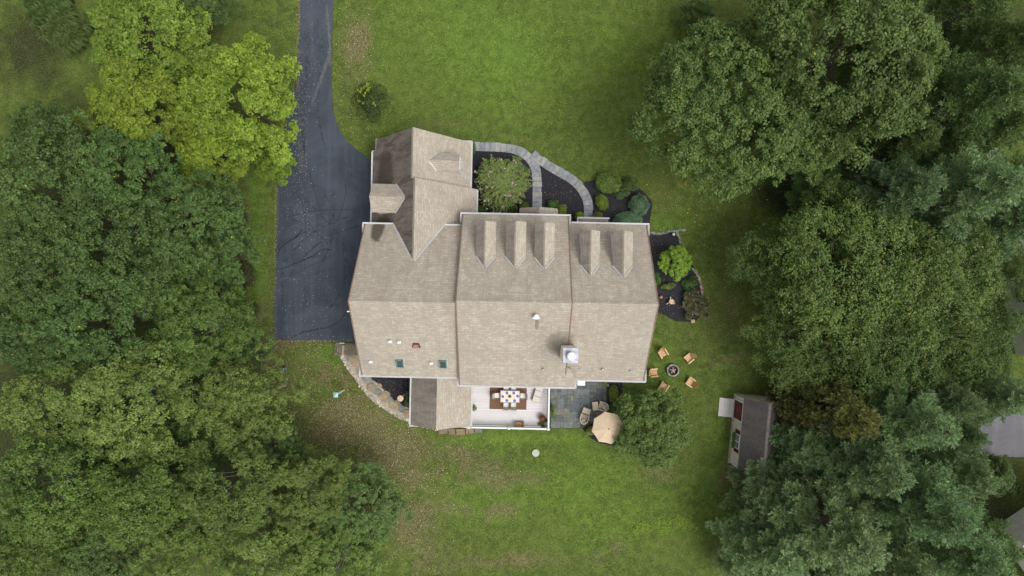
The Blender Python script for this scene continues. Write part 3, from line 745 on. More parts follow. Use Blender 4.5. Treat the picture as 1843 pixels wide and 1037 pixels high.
# wide west-facing gable over the garage doors: canonical +Y -> -X, lateral c = +y
z_ = 6.0
for _ in range(30): z_ = ZG + kg * (HL(729, 353, z_)[0] - gxw)
zv = 5.0
for _ in range(30): zv = ZG + kg * (HL(713, 353, zv)[0] - gxw)
cy = HL(700, 354, z_)[1]; xf = HL(664.5, 353, z_)[0]
wW = HL(690, 333, zv)[1] - HL(690, 385, zv)[1]
dormer(90, cy, wW, -xf, zv, z_, -gxw, ZG, kg, wall_in=.3)

# chimney
def back_hit(px, py, yb, k, ze_=ZE):
    z = 7.0
    for _ in range(30): z = ze_ + k * (HL(px, py, z)[1] - yb)
    return HL(px, py, z), z
M_chim = simple('chimney_boards', (0.70, 0.67, 0.58), .7, .1, 3)
M_zinc = simple('zinc_cap', (0.36, 0.38, 0.42), .5, .25, 3, metal=.3)
zc = 10.5; cx, cyy = HL(1027, 640, zc)
mb = MB(); mb.box((cx, cyy, 8.5), (1.12, 1.12, 3.95))
for s_ in (-1, 1):
    mb.box((cx + s_ * .57, cyy, 8.5), (.03, .1, 3.9)); mb.box((cx, cyy + s_ * .57, 8.5), (.1, .03, 3.9))
ch = mb.build('chimney', M_chim, house)
mb = MB(); mb.box((cx, cyy, zc), (1.18, 1.18, .1), bev=.02); mb.box((cx, cyy, zc + .08), (.62, .62, .07), bev=.02); mb.build('chimney_cap', M_zinc, ch)
mb = MB(); mb.lathe((cx, cyy, zc + .1), [(.2, 0), (.2, .3), (.31, .31), (.33, .36), (.2, .46), (.02, .5)], 20); mb.build('chimney_cowl', simple('white_cowl', (.85, .86, .88), .3, .05, 3), ch, True)

# skylights, roof box, vents on the rear slopes
M_green = simple('green_frame', (0.11, 0.20, 0.155), .5, .2, 5)
ang_w = math.atan(kw); ang_m = math.atan(km); ang_e = math.atan(ke)
def on_back(px, py, yb, k):
    (x, y), z = back_hit(px, py, yb, k); return Vector((x, y, z))
for (a, b_) in ((720, 653), (797.5, 654)):
    p = on_back(a, b_, wyb, kw); n = Vector((0, -math.sin(ang_w), math.cos(ang_w)))
    mb = MB(); q = p + n * .02; mb.box(q, (.80, 1.05, .04), rx=ang_w, m=1)
    for dx, dy, sx, sy in ((-.27, 0, .1, .85), (.27, 0, .06, .85), (0, .39, .6, .07), (0, -.39, .6, .07)):
        u = Vector((1, 0, 0)) * dx + Vector((0, math.cos(ang_w), math.sin(ang_w))) * dy
        mb.box(q + u + n * .08, (sx, sy, .14), rx=ang_w, m=0)
    sk = mb.build('skylight', [M_green, M_flash], house)
    mb = MB(); mb.box(q + n * .06, (.5, .76, .06), rx=ang_w); mb.build('pane', M_glass, sk)
p = on_back(749, 621.5, wyb, kw); mb = MB(); M_terra = simple('terracotta', (0.30, 0.13, 0.10), .6, .2, 6)
n = Vector((0, -math.sin(ang_w), math.cos(ang_w))); up = Vector((0, math.cos(ang_w), math.sin(ang_w))); X_ = Vector((1, 0, 0))
bt = [p + X_ * a + up * b_ for a, b_ in ((-.36, -.24), (.36, -.24), (.24, .24), (-.24, .24))]; tp = [v + n * .14 - (v - p) * .22 for v in bt]
mb.face(tp, 0); 
for i in range(4): mb.face([bt[i], bt[(i + 1) % 4], tp[(i + 1) % 4], tp[i]], 1 if i else 0)
mb.build('roof_exhaust_box', [M_terra, simple('dark_metal', (.04, .03, .03), .5)], house)
def vent(px, py, yb, k, kind):
    ang = math.atan(k); p = on_back(px, py, yb, k); n = Vector((0, -math.sin(ang), math.cos(ang)))
    mb = MB()
    if kind == 'hood':
        mb.box(p + n * .015, (.34, .28, .02), rx=ang)
        mb.lathe((p.x, p.y + .02, p.z), [(.09, -.1), (.09, .2), (.13, .22), (.11, .28), (.04, .32)], 14)
        mb.build('roof_vent', M_white, house, False)
    elif kind == 'big':
        mb.box(p + n * .015 - Vector((0, .1, .07)), (.55, .2, .04), rx=ang); mb.lathe((p.x, p.y, p.z), [(.14, -.1), (.14, .5), (.2, .52), (.2, .58), (.05, .64)], 16)
        mb.build('roof_vent', M_white, house, False)
    elif kind == 'square':
        mb.box(p + n * .015, (.34, .30, .02), rx=ang); mb.box(p + n * .08 + Vector((0, .02, 0)), (.22, .16, .14), rx=ang); mb.build('roof_vent', M_zinc, house)
    else:
        mb.box(p + n * .012, (.22, .22, .02), rx=ang, m=0); mb.tube([p, p + Vector((0, 0, .35))], .06, 10, m=1)
        mb.build('vent_pipe', [M_rake, simple('grey_pipe', (.5, .48, .46), .5)], house)
for a, b_ in ((702, 615), (718, 616), (667, 651.5), (776, 654)): vent(a, b_, wyb, kw, 'hood')
vent(965, 570, myb, km, 'big'); vent(978, 664.5, myb, km, 'pipe')
vent(1045, 663, eyb, ke, 'square'); vent(1084, 664.5, eyb, ke, 'pipe'); vent(1136, 667, eyb, ke, 'square')
mb = MB(); q = HL(631, 561, 9.7); mb.box((q[0] - .14, q[1], 9.55), (.28, .07, .05)); mb.box((q[0] - .26, q[1], 9.62), (.06, .1, .1)); mb.build('gable_bracket', M_white, house)

# ------------------------------------------------------------------ deck
ZD = 0.9
M_deck, nt_, b_ = newmat('deck_boards')
c_ = coords(nt_); sp_ = nd(nt_, 'ShaderNodeSeparateXYZ'); nt_.links.new(c_, sp_.inputs[0])
brd = mth(nt_, 'FLOOR', mth(nt_, 'DIVIDE', sp_.outputs[1], .145)); wn2 = nd(nt_, 'ShaderNodeTexWhiteNoise', noise_dimensions='1D'); nt_.links.new(brd, wn2.inputs['W'])
cc = mixc(nt_, wn2.outputs['Value'], (0.50, 0.48, 0.48), (0.58, 0.56, 0.565)); cc = mixc(nt_, ramp(nt_, noise(nt_, scaled(nt_, c_, (.5, 2, 1)), 1.5, 5, .7), .35, .7, 0, .35), cc, (0.44, 0.41, 0.39))
fr = mth(nt_, 'FRACT', mth(nt_, 'DIVIDE', sp_.outputs[1], .145)); gap = ramp(nt_, fr, .88, .95, 0, .55)
nt_.links.new(mixc(nt_, gap, cc, (0.2, 0.19, 0.19)), b_.inputs['Base Color']); b_.inputs['Roughness'].default_value = .6; bump(nt_, b_, fr, .1, .01)
deck = thing('deck', 'pale boarded deck with white railing behind the house', 'deck', (0, 0, 0), -TH)
dx0 = HL(845, 730, ZD)[0]; dx1 = HL(986, 730, ZD)[0]; dy1 = myb + .6; dy0 = HL(920, 766, ZD)[1]; dxw = HL(800, 764, ZD)[0]
dy0e = HL(980, 767, ZD)[1]
mb = MB(); mb.prism([(dx0 - 1.2, dy0), (dx1 + .05, dy0), (dx1 + .05, dy1), (dx0 - 1.2, dy1)], ZD - .12, ZD, 0); mb.build('deck_floor', M_deck, deck)
mb = MB()
for i in range(4):
    for yy in (dy0 + .5, dy1 - 1): pb = MB(); pb.box((dx0 + .4 + i * (dx1 - dx0 - .6) / 3, yy, .39), (.14, .14, .8)); pb.build('post', M_rake, deck)
mb.box(((dx0 + dx1) / 2, dy0 + .02, ZD - .24), (dx1 - dx0, .05, .22)); mb.build('deck_support', M_rake, deck)
def railing(pts, zt=1.0):
    mb = MB(); ps = MB()
    for i in range(len(pts) - 1):
        a, b = Vector(pts[i]), Vector(pts[i + 1]); d = b - a; L = d.length; rz = math.atan2(d.y, d.x); c = (a + b) / 2
        mb.box((c.x, c.y, ZD + zt), (L, .16, .06), rz, bev=.015); mb.box((c.x, c.y, ZD + zt - .09), (L, .06, .08), rz); mb.box((c.x, c.y, ZD + .1), (L, .06, .08), rz)
        n = int(L / .13)
        for k in range(1, n): q = a + d * (k / n); mb.box((q.x, q.y, ZD + .5), (.045, .045, .86), rz)
    rl = mb.build('railing', M_white, deck)
    for p in pts:
        pb = MB(); pb.box((p[0], p[1], ZD + .5), (.14, .14, 1.16)); pb.box((p[0], p[1], ZD + zt + .1), (.22, .22, .05), bev=.01); pb.box((p[0], p[1], ZD + zt + .14), (.14, .14, .04), bev=.015)
        pb.build('railing_post', M_white, rl)
zt_ = ZD + 1.0
r1 = HL(989, 775, zt_); r0 = HL(843, 772, zt_); rm = HL(916, 773, zt_); rw = HL(795, 763, zt_)
railing([rw, (r0[0], dy0 - .02), (rm[0], dy0 - .02), (dx1 + .03, dy0 - .02), (dx1 + .03, dy1 - .9)])

# deck things (world frame helper through the deck's turn)
def onpx(px, py, z): x, y = P(px, py, z); return (x, y, z)
M_rug = simple('rug_fabric', (0.155, 0.085, 0.055), .95, .25, 12)
mb = MB(); 
rc = P(915, 714, ZD + .01); 
mb.box((0, 0, .006), (3.45, 3.0, .012), bev=.004); 
for k in range(14): mb.box((-1.7 + k * .26, 0, .0135), (.03, 2.96, .004))
rug = mb.build('rug', M_rug); rug.location = (P(914.7, 700, ZD)[0], P(914.7, 708, ZD)[1] , ZD + .002); rug.rotation_euler[2] = -TH
tag(rug, 'brown outdoor rug under the dining table on the deck', 'rug')
tx, ty = P(918, 714, ZD + .75)
table = thing('dining_table', 'rectangular beige dining table on the brown deck rug', 'table', (tx, ty, ZD + .014), -TH)
M_ttop = simple('table_top', (0.66, 0.53, 0.42), .5, .1, 5); M_alu = simple('grey_frame', (0.20, 0.17, 0.15), .5, .15, 5)
mb = MB(); mb.box((0, 0, .73), (1.72, 1.05, .03), bev=.01); mb.build('tabletop', M_ttop, table)
mb = MB()
for s_ in (-1, 1):
    mb.box((0, s_ * .545, .725), (1.80, .045, .05)); mb.box((s_ * .885, 0, .725), (.045, 1.045, .05))
mb.build('table_frame', M_alu, table)
for a in (-1, 1):
    for b_ in (-1, 1): mb = MB(); mb.box((a * .8, b_ * .46, .35), (.07, .07, .7), bev=.01); mb.build('leg', M_alu, table)
M_sling = simple('sling_fabric', (0.42, 0.40, 0.355), .85, .12, 8)
M_sling2 = simple('seat_cushion_fabric', (0.62, 0.61, 0.56), .9, .1, 8)
def dining_chair(label):
    t = thing('dining_chair', label, 'chair', group='chairs around the deck dining table')
    mb = MB(); mb.box((0, 0, .44), (.46, .48, .06), bev=.02, m=0); mb.build('seat', M_sling2, t)
    mb = MB(); mb.box((0, .31, .70), (.46, .04, .56), rx=-.35, bev=.015); mb.build('backrest', M_sling, t)
    mb = MB()
    for s_ in (-1, 1):
        x = s_ * .27
        mb.tube([(x, -.24, .0), (x, -.26, .62), (x, .26, .64), (x, .46, 1.0)], .018, 6); mb.tube([(x, .34, 0), (x, .22, .62)], .018, 6)
    mb.tube([(-.27, .46, 1.0), (.27, .46, 1.0)], .018, 6); mb.build('chair_frame', M_alu, t)
    return t
ch0 = dining_chair('dining chair at the left end of the deck table')
seats = [(-1.18, 0.02, math.pi / 2, 'dining chair at the left end of the deck table, nearest the porch roof'),
         (1.17, 0.04, -math.pi / 2, 'dining chair at the right end of the deck table, nearest the lounger'),
         (-.36, .80, 0, 'dining chair on the house side of the deck table, left one of two'), (.33, .80, 0, 'dining chair on the house side of the deck table, right one of two'),
         (-.36, -.80, math.pi, 'dining chair on the lawn side of the deck table, left one of two'), (.33, -.80, math.pi, 'dining chair on the lawn side of the deck table, right one of two')]
def dpos(x, y): return (tx + x * math.cos(TH) + y * math.sin(TH), ty - x * math.sin(TH) + y * math.cos(TH))
for i, (x, y, r, lb) in enumerate(seats):
    q = dpos(x, y)
    if i == 0: ch0.location = (*q, ZD + .016); ch0.rotation_euler[2] = r - TH; ch0['label'] = lb
    else: dup(ch0, (*q, ZD + .016), r - TH, lb)
M_plate = simple('blue_glaze', (0.045, 0.11, 0.42), .25, .15, 8, spec=.6); M_nap = simple('napkin_cloth', (.78, .78, .8), .9, .05, 8)
zt2 = ZD + .014 + .748
pl = MB(); pl.lathe((0, 0, 0), [(.09, 0), (.135, .012), (.14, .018), (.10, .012)], 24); pl0 = pl.build('plate', M_plate); plm = pl0.data
nm = MB(); nm.box((0, 0, .006), (.13, .2, .012), bev=.004); nm0 = nm.build('napkin', M_nap)
pn = [(-.30, .34, 'upper left'), (.33, .34, 'upper right'), (-.68, .0, 'left end'), (.68, .06, 'right end'), (-.30, -.36, 'lower left'), (.42, -.36, 'lower right')]
offs = [(.19, .03), (.22, .03), (.13, .17), (-.12, -.17), (-.21, -.02), (-.22, -.01)]
for i, ((x, y, w_), (ox, oy)) in enumerate(zip(pn, offs)):
    q = dpos(x, y); o = pl0 if i == 0 else pl0.copy()
    if i: C.objects.link(o)
    o.location = (*q, zt2); tag(o, 'round blue plate at the %s of the dining table' % w_, 'plate', 'plates on the dining table')
    q = dpos(x + ox, y + oy); o = nm0 if i == 0 else nm0.copy()
    if i: C.objects.link(o)
    o.location = (*q, zt2); o.rotation_euler[2] = -.05; tag(o, 'folded white napkin beside the %s blue plate on the table' % w_, 'napkin', 'napkins on the dining table')

# lounger
lg = thing('sun_lounger', 'grey cushioned lounger angled on the deck beside the dining table', 'lounger', (*P(968.5, 709, ZD + .4), ZD), math.radians(-17))
mb = MB()
M_loung = simple('lounger_fabric', (0.50, 0.475, 0.42), .9, .1, 8)
for k in range(3): mb.box((0, -.53 + k * .53, .36 + (k == 2) * .04), (.72, .51, .10), bev=.03, rx=.08 * (k == 2))
mb.build('cushion', M_loung, lg)
mb = MB(); mb.box((0, 0, .28), (.78, 1.64, .05))
mb.build('lounger_frame', M_alu, lg)
for a in (-1, 1):
    for b_ in (-1, 1): mb = MB(); mb.box((a * .34, b_ * .72, .13), (.05, .05, .26)); mb.build('leg', M_alu, lg)
# wicker box bench
M_wick = simple('brown_wicker', (0.30, 0.19, 0.095), .8, .3, 20, bmp=.4)
wb = thing('wicker_chair', 'square brown wicker armchair by the lawn side railing', 'chair', (*P(935, 764.5, ZD + .4), ZD), math.pi - TH)
mb = MB(); mb.box((0, .06, .22), (.70, .60, .4), bev=.03); mb.build('seat', M_wick, wb)
mb = MB(); mb.box((0, .36, .44), (.80, .07, .5), bev=.02); 
mb.build('backrest', M_wick, wb)
for s_ in (-1, 1): mb = MB(); mb.box((s_ * .375, .03, .34), (.06, .58, .64), bev=.02); mb.build('armrest', M_wick, wb)

# ------------------------------------------------------------------ foliage machinery
def leafmat(name, trans=.28, hue=.006, val=.17, rough=.55, spec=.25):
    m, nt, b = newmat(name)
    at = nd(nt, 'ShaderNodeAttribute', attribute_name='Col'); oi = nd(nt, 'ShaderNodeObjectInfo')
    hs = nd(nt, 'ShaderNodeHueSaturation'); nt.links.new(at.outputs['Color'], hs.inputs['Color'])
    nt.links.new(ramp(nt, oi.outputs['Random'], 0, 1, .5 - hue, .5 + hue), hs.inputs['Hue'])
    v = nd(nt, 'ShaderNodeMath', operation='FRACT'); nt.links.new(mth(nt, 'MULTIPLY', oi.outputs['Random'], 7.31), v.inputs[0])
    nt.links.new(ramp(nt, v.outputs[0], 0, 1, 1 - val, 1 + val), hs.inputs['Value'])
    nt.links.new(hs.outputs[0], b.inputs['Base Color']); b.inputs['Roughness'].default_value = rough; b.inputs['Specular IOR Level'].default_value = spec
    tr = nd(nt, 'ShaderNodeBsdfTranslucent'); nt.links.new(hs.outputs[0], tr.inputs[0])
    mx = nd(nt, 'ShaderNodeMixShader'); mx.inputs[0].default_value = trans
    nt.links.new(b.outputs[0], mx.inputs[1]); nt.links.new(tr.outputs[0], mx.inputs[2]); nt.links.new(mx.outputs[0], nt.nodes['Material Output'].inputs[0])
    return m
M_leaf = leafmat('leaves'); M_needle = leafmat('needles', .2, .012, .20); M_shrub = leafmat('shrub_leaves', .15, .01, .06)
M_bark = simple('bark', (0.115, 0.095, 0.075), .95, .35, 5, bmp=.5); M_barkp = simple('pale_bark', (0.24, 0.22, 0.19), .9, .3, 5, bmp=.4)

def quads_mesh(name, v, col, mat, per=4):
    """v: (n, per, 3) polygons; col: (n,3)"""
    n = len(v); me = bpy.data.meshes.new(name)
    me.vertices.add(n * per); me.vertices.foreach_set('co', v.reshape(-1).astype(np.float32))
    me.loops.add(n * per); me.loops.foreach_set('vertex_index', np.arange(n * per, dtype=np.int32))
    me.polygons.add(n); me.polygons.foreach_set('loop_start', (np.arange(n) * per).astype(np.int32)); me.polygons.foreach_set('loop_total', np.full(n, per, np.int32))
    me.update(calc_edges=True)
    at = me.color_attributes.new('Col', 'FLOAT_COLOR', 'POINT')
    cc = np.ones((n, per, 4), np.float32); cc[:, :, :3] = col[:, None, :]
    at.data.foreach_set('color', cc.reshape(-1)); me.materials.append(mat)
    return me
def unit(a): return a / (np.linalg.norm(a, axis=-1, keepdims=True) + 1e-9)
def leaf_quads(pos, nrm, ln, wd, r):
    """pos (n,3), nrm (n,3): kite-shaped leaves lying across nrm"""
    n = len(pos); q = r.normal(size=(n, 3)); a = unit(np.cross(nrm, q)); b = np.cross(nrm, a)
    ln = ln[:, None]; wd = wd[:, None]
    v = np.stack([pos - a * ln / 2, pos + b * wd / 2 - a * ln * .05, pos + a * ln / 2 - nrm * ln * .15, pos - b * wd / 2 - a * ln * .05], 1)
    return v
def tint(n, pal, r, spread=.18):
    pal = np.array(pal); i = r.integers(0, len(pal), n); c = pal[i]
    return c * (1 + r.uniform(-spread, spread, (n, 1)))

def broad_crown(R, H, seed, pal, nb=None, nc=15, nl=34, ls=.20, rbf=(.13, .22), rc=.42, droop=0.0, accents=(), open_=0.0, ragged=.18, lowskirt=.3, star=0.0):
    """returns crown polygons and bough centres; crown base at z=0, top at z=H. Boughs carry round twig tufts, tufts carry leaves"""
    r = np.random.default_rng(seed); nb = nb or int(1.75 * R * R) + 10
    th = r.uniform(0, 2 * np.pi, nb); q = np.sqrt(r.uniform(0, 1, nb))
    rag = 1 + ragged * np.sin(3 * th + r.uniform(0, 6)) * .5 + ragged * np.sin(5 * th + r.uniform(0, 6)) * .5 + ragged * .6 * np.sin(9 * th + r.uniform(0, 6))
    rb = R * r.uniform(rbf[0], rbf[1], nb)
    rad = (R - rb * .6) * q * rag
    dome = np.sqrt(np.clip(1 - (q * .96) ** 2, 0, 1))
    lump = .5 + .5 * np.sin(rad * np.cos(th) * 1.25 + seed) * np.cos(rad * np.sin(th) * 1.35 + 2 * seed)
    z = H * (.20 + .70 * dome) - H * .24 * lump + r.normal(0, .05 * H, nb)
    low = r.random(nb) < lowskirt; z[low] *= r.uniform(.2, .75, low.sum()); rad[low] = np.maximum(rad[low], R * .55) * r.uniform(.9, 1.0, low.sum())
    cen = np.stack([rad * np.cos(th), rad * np.sin(th), z], 1)
    bt = r.uniform(.85, 1.15, nb)
    B = np.repeat(np.arange(nb), nc); n2 = len(B)
    d = unit(r.normal(size=(n2, 3))); d[:, 2] = np.abs(d[:, 2]) - .12
    out = np.stack([np.cos(th), np.sin(th), np.zeros(nb)], 1)[B]; d = unit(d + out * .4 * q[B][:, None])
    cc = cen[B] + d * rb[B][:, None] * r.uniform(.80, 1.12, n2)[:, None] * np.array([1, 1, .7])
    cc[:, 2] -= droop * (np.linalg.norm(cc[:, :2] - cen[B][:, :2], axis=1)) ** 1.3
    if open_: keep = r.random(n2) > open_; cc, d, B = cc[keep], d[keep], B[keep]; n2 = len(B)
    ct = bt[B] * r.uniform(.85, 1.17, n2); crad = rc * r.uniform(.6, 1.25, n2)
    K = np.repeat(np.arange(n2), nl); n3 = len(K)
    e = unit(r.normal(size=(n3, 3)) + np.array([0, 0, .45])); e[:, 2] = np.where(e[:, 2] < -.25, -e[:, 2], e[:, 2])
    m = np.ones(n3)
    if star:                                             # tufts drawn out into a few twigs
        az = np.arctan2(e[:, 1], e[:, 0]); m = 1 + star * np.cos(5 * az + cc[K][:, 0] * 7) * np.hypot(e[:, 0], e[:, 1])
    off = e * (crad[K] * r.uniform(.55, 1.08, n3) * m)[:, None] * np.array([1, 1, .62])
    pos = cc[K] + off
    nrm = unit(e * .75 + np.array([0, 0, .55]) + r.normal(size=(n3, 3)) * .30)
    l = ls * r.uniform(.7, 1.35, n3)
    v = leaf_quads(pos, nrm, l, l * r.uniform(.6, .85, n3), r)
    col = tint(n3, pal, r, .10) * ct[K][:, None]
    for (c, p) in accents:
        mm = r.random(n3) < p; col[mm] = np.array(c)
    return v, np.clip(col, 0.002, 1), cen, rb

def branches(mb, cen, H0, Rt, r, count=26, rad=.10):
    idx = list(range(len(cen))); r.shuffle(idx)
    for k in idx[:count]:
        c = cen[k]; z0 = H0 * r.uniform(.45, 1.0)
        a = Vector((0, 0, z0)); b = Vector((c[0], c[1], c[2] + H0)); m = a.lerp(b, .5) + Vector((r.uniform(-.3, .3), r.uniform(-.3, .3), r.uniform(.1, .6)))
        mb.tube([a, m, b], [rad * Rt, rad * Rt * .6, rad * Rt * .18], 5, cap=False)

def make_tree(name, cat, crown, H0, bark, tr=.3, mat=None, count=26):
    """crown = (v, col, cen, rb); returns prototype root and its two children (not placed)"""
    v, col, cen, rb = crown
    root = thing(name, 'x', cat)
    vv = v.copy(); vv[:, :, 2] += H0
    me = quads_mesh('crown', vv, col, mat or M_leaf, v.shape[1]); o = bpy.data.objects.new('crown', me); C.objects.link(o); o.parent = root
    mb = MB(); r = random.Random(len(v)); top = H0 + cen[:, 2].max() * .8
    mb.tube([(0, 0, -.1), (0, 0, .4), (.08, .05, H0 * .6), (-.1, .1, H0), (.1, -.1, (H0 + top) / 2), (0, 0, top)], [tr * 1.5, tr, tr * .85, tr * .7, tr * .4, tr * .08], 8)
    branches(mb, cen, H0, 1.0 if tr > .2 else .5, r, count, tr * .4)
    mb.build('trunk', bark, root, True)
    return root

def pine_crown(R, H, seed, pal, layers=12, nbr=7, nn=17, nl=.36, tip=.12, step=.52, wd=.030):
    """whorled limbs carrying side twigs, each twig a row of needle tufts; base z=0, top z=H"""
    r = np.random.default_rng(seed); cens = []; dirs = []; bt = []
    limb = []
    for L in range(layers):
        t = (L + .3) / layers; z = H * t
        RL = R * (1 - t ** 1.6) * (0.78 + .22 * r.random()) + R * tip
        n = max(4, int(nbr * (.65 + .35 * (1 - t)) + r.integers(0, 2))); a0 = r.uniform(0, 6.28)
        for k in range(n):
            a = a0 + 6.283 * k / n + r.uniform(-.25, .25); Lb = RL * r.uniform(.70, 1.14); zo = r.normal() * .2
            limb.append((a, Lb, z)); tb = r.uniform(.82, 1.18)
            x = .35 * Lb if t < .6 else .1
            while x < Lb:
                for sd_ in (-1, 1):
                    ta = a + sd_ * r.uniform(.5, .9); tl = max(.3, (Lb - x) * .62 + .25) * r.uniform(.7, 1.1); y = 0.0 if sd_ < 0 else .2
                    while y < tl:
                        cens.append([x * np.cos(a) + y * np.cos(ta), x * np.sin(a) + y * np.sin(ta), z + zo + .13 * x + .10 * y + r.normal() * .07])
                        dirs.append([np.cos(ta), np.sin(ta), .55]); bt.append(tb * r.uniform(.88, 1.14)); y += .36 * r.uniform(.8, 1.2)
                x += step * r.uniform(.8, 1.2)
    cens = np.array(cens); dirs = unit(np.array(dirs)); bt = np.array(bt); n2 = len(cens)
    K = np.repeat(np.arange(n2), nn); n3 = len(K)
    d = unit(dirs[K] * .95 + unit(r.normal(size=(n3, 3))) * .95 + np.array([0, 0, .15])); base = cens[K] - dirs[K] * r.uniform(0, .22, (n3, 1))
    l = nl * r.uniform(.7, 1.2, n3)[:, None]; side = unit(np.cross(d, r.normal(size=(n3, 3)))) * wd
    v = np.stack([base - side * .7, base + side * .7, base + d * l + side * .8, base + d * l - side * .8], 1)
    col = tint(n3, pal, r, .10) * bt[K][:, None]
    return v, np.clip(col, .002, 1), cens[:: max(1, n2 // 60)], None, limb

def make_pine(crown, H0, name='pine_tree', tr=.22, mat=None):
    v, col, cen, _, limb = crown; root = thing(name, 'x', 'tree'); vv = v.copy(); vv[:, :, 2] += H0
    me = quads_mesh('crown', vv, col, mat or M_needle); o = bpy.data.objects.new('crown', me); C.objects.link(o); o.parent = root
    mb = MB(); top = H0 + vv[:, :, 2].max() * 0 + max(l[2] for l in limb)
    mb.tube([(0, 0, -.1), (0, 0, .5), (.05, 0, H0 + .3 * (top - H0)), (0, .05, top)], [tr * 1.4, tr, tr * .6, tr * .12], 8)
    for (a, L, z) in limb: mb.tube([(0, 0, H0 + z - .3), (math.cos(a) * L * .5, math.sin(a) * L * .5, H0 + z), (math.cos(a) * L * .92, math.sin(a) * L * .92, H0 + z + .08 * L)], [.07, .045, .015], 4, cap=False)
    mb.build('trunk', M_bark, root, True)
    return root

# palettes (albedo)
PAL_LIME = [(0.2156, 0.2977, 0.0308), (0.1759, 0.2531, 0.0286), (0.2519, 0.3275, 0.0396), (0.1475, 0.2233, 0.0286)]
PAL_DARK = [(0.0671, 0.1253, 0.0314), (0.0556, 0.1074, 0.0303), (0.0823, 0.1432, 0.0334), (0.1035, 0.1588, 0.0355)]
PAL_MID = [(0.1037, 0.1721, 0.0332), (0.0853, 0.151, 0.0293), (0.126, 0.1955, 0.0409), (0.1149, 0.1721, 0.0322)]
PAL_PALE = [(0.1344, 0.1913, 0.0424), (0.112, 0.1692, 0.0355), (0.1568, 0.2135, 0.0513), (0.1389, 0.1813, 0.0383)]
PAL_OAK = [(0.0911, 0.1493, 0.0337), (0.1111, 0.1729, 0.0411), (0.0734, 0.1284, 0.0309), (0.1401, 0.2017, 0.0486)]
PAL_CHERRY = [(0.0842, 0.1423, 0.0293), (0.067, 0.1217, 0.0272), (0.1103, 0.1734, 0.0355), (0.0994, 0.1475, 0.0293)]
PAL_PINE = [(0.180642, 0.275706, 0.12215999999999999), (0.146778, 0.24102600000000002, 0.10031999999999999), (0.222666, 0.32058600000000004, 0.15036), (0.180642, 0.25642800000000004, 0.09372)]
PAL_PINEG = [(0.1341, 0.2125, 0.0629), (0.1118, 0.1842, 0.0557), (0.1615, 0.2437, 0.075)]
YEL = (0.45, 0.33, 0.03)

protos = {}
def proto(kind, i):
    key = (kind, i)
    if key in protos: return protos[key]
    s = 100 * len(protos) + i
    if kind == 'maple': c = broad_crown(7.0, 6.5, s + 1, PAL_LIME if i < 2 else [(a * .78, b * .84, c_) for a, b, c_ in PAL_LIME], ls=.24, rbf=(.11, .18), nc=14, nl=36, rc=.52, accents=[((.16, .2, .05), .05)]); t = make_tree('maple_tree', 'tree', c, 5.0, M_bark, .28, count=12); R = 7.0
    elif kind == 'dark': c = broad_crown(6.0, 6.5, s + 2, PAL_DARK, ls=.19, rc=.44, accents=[(YEL, .0015), ((.15, .2, .08), .06)]); t = make_tree('broadleaf_tree', 'tree', c, 8.0, M_bark, .26, count=14); R = 6.0
    elif kind == 'mid': c = broad_crown(6.0, 6.5, s + 3, PAL_MID, ls=.18, rc=.46, star=.35, rbf=(.14, .22), accents=[((.18, .21, .09), .05)]); t = make_tree('broadleaf_tree', 'tree', c, 7.5, M_barkp, .22, count=12); R = 6.0
    elif kind == 'pale': c = broad_crown(6.0, 6.5, s + 31, PAL_PALE, ls=.18, rc=.44, star=.45, rbf=(.12, .20), accents=[((.22, .24, .11), .05)]); t = make_tree('broadleaf_tree', 'tree', c, 7.5, M_barkp, .22, count=12); R = 6.0
    elif kind == 'oak': c = broad_crown(8.5, 8.0, s + 4, PAL_OAK, ls=.21, nl=32, nc=16, rbf=(.10, .17), ragged=.12, rc=.50, star=.25, accents=[(YEL, .0012), ((.17, .22, .09), .04)]); t = make_tree('oak_tree', 'tree', c, 7.0, M_bark, .34, count=18); R = 8.5
    elif kind == 'cherry': c = broad_crown(6.5, 6.0, s + 5, PAL_CHERRY, ls=.16, nl=30, nc=17, rbf=(.12, .26), rc=.46, star=.95, open_=.15, ragged=.22, accents=[((.17, .22, .09), .07), ((.22, .14, .05), .006)]); t = make_tree('cherry_tree', 'tree', c, 5.5, M_bark, .25, count=40); R = 6.5
    elif kind == 'pine': c = pine_crown(5.0, 11.0, s + 6, PAL_PINE); t = make_pine(c, 4.0); R = 5.0
    elif kind == 'pineg': c = pine_crown(5.0, 11.0, s + 7, PAL_PINEG); t = make_pine(c, 4.0); R = 5.0
    elif kind == 'cedar': c = pine_crown(3.2, 5.5, s + 8, [(0.230, 0.235, 0.075), (0.265, 0.255, 0.085), (0.195, 0.220, 0.070)], layers=11, nbr=9, nl=.2, step=.34); t = make_pine(c, 1.0, 'cedar_tree', .14); R = 3.2
    protos[key] = (t, R, [False]); return protos[key]

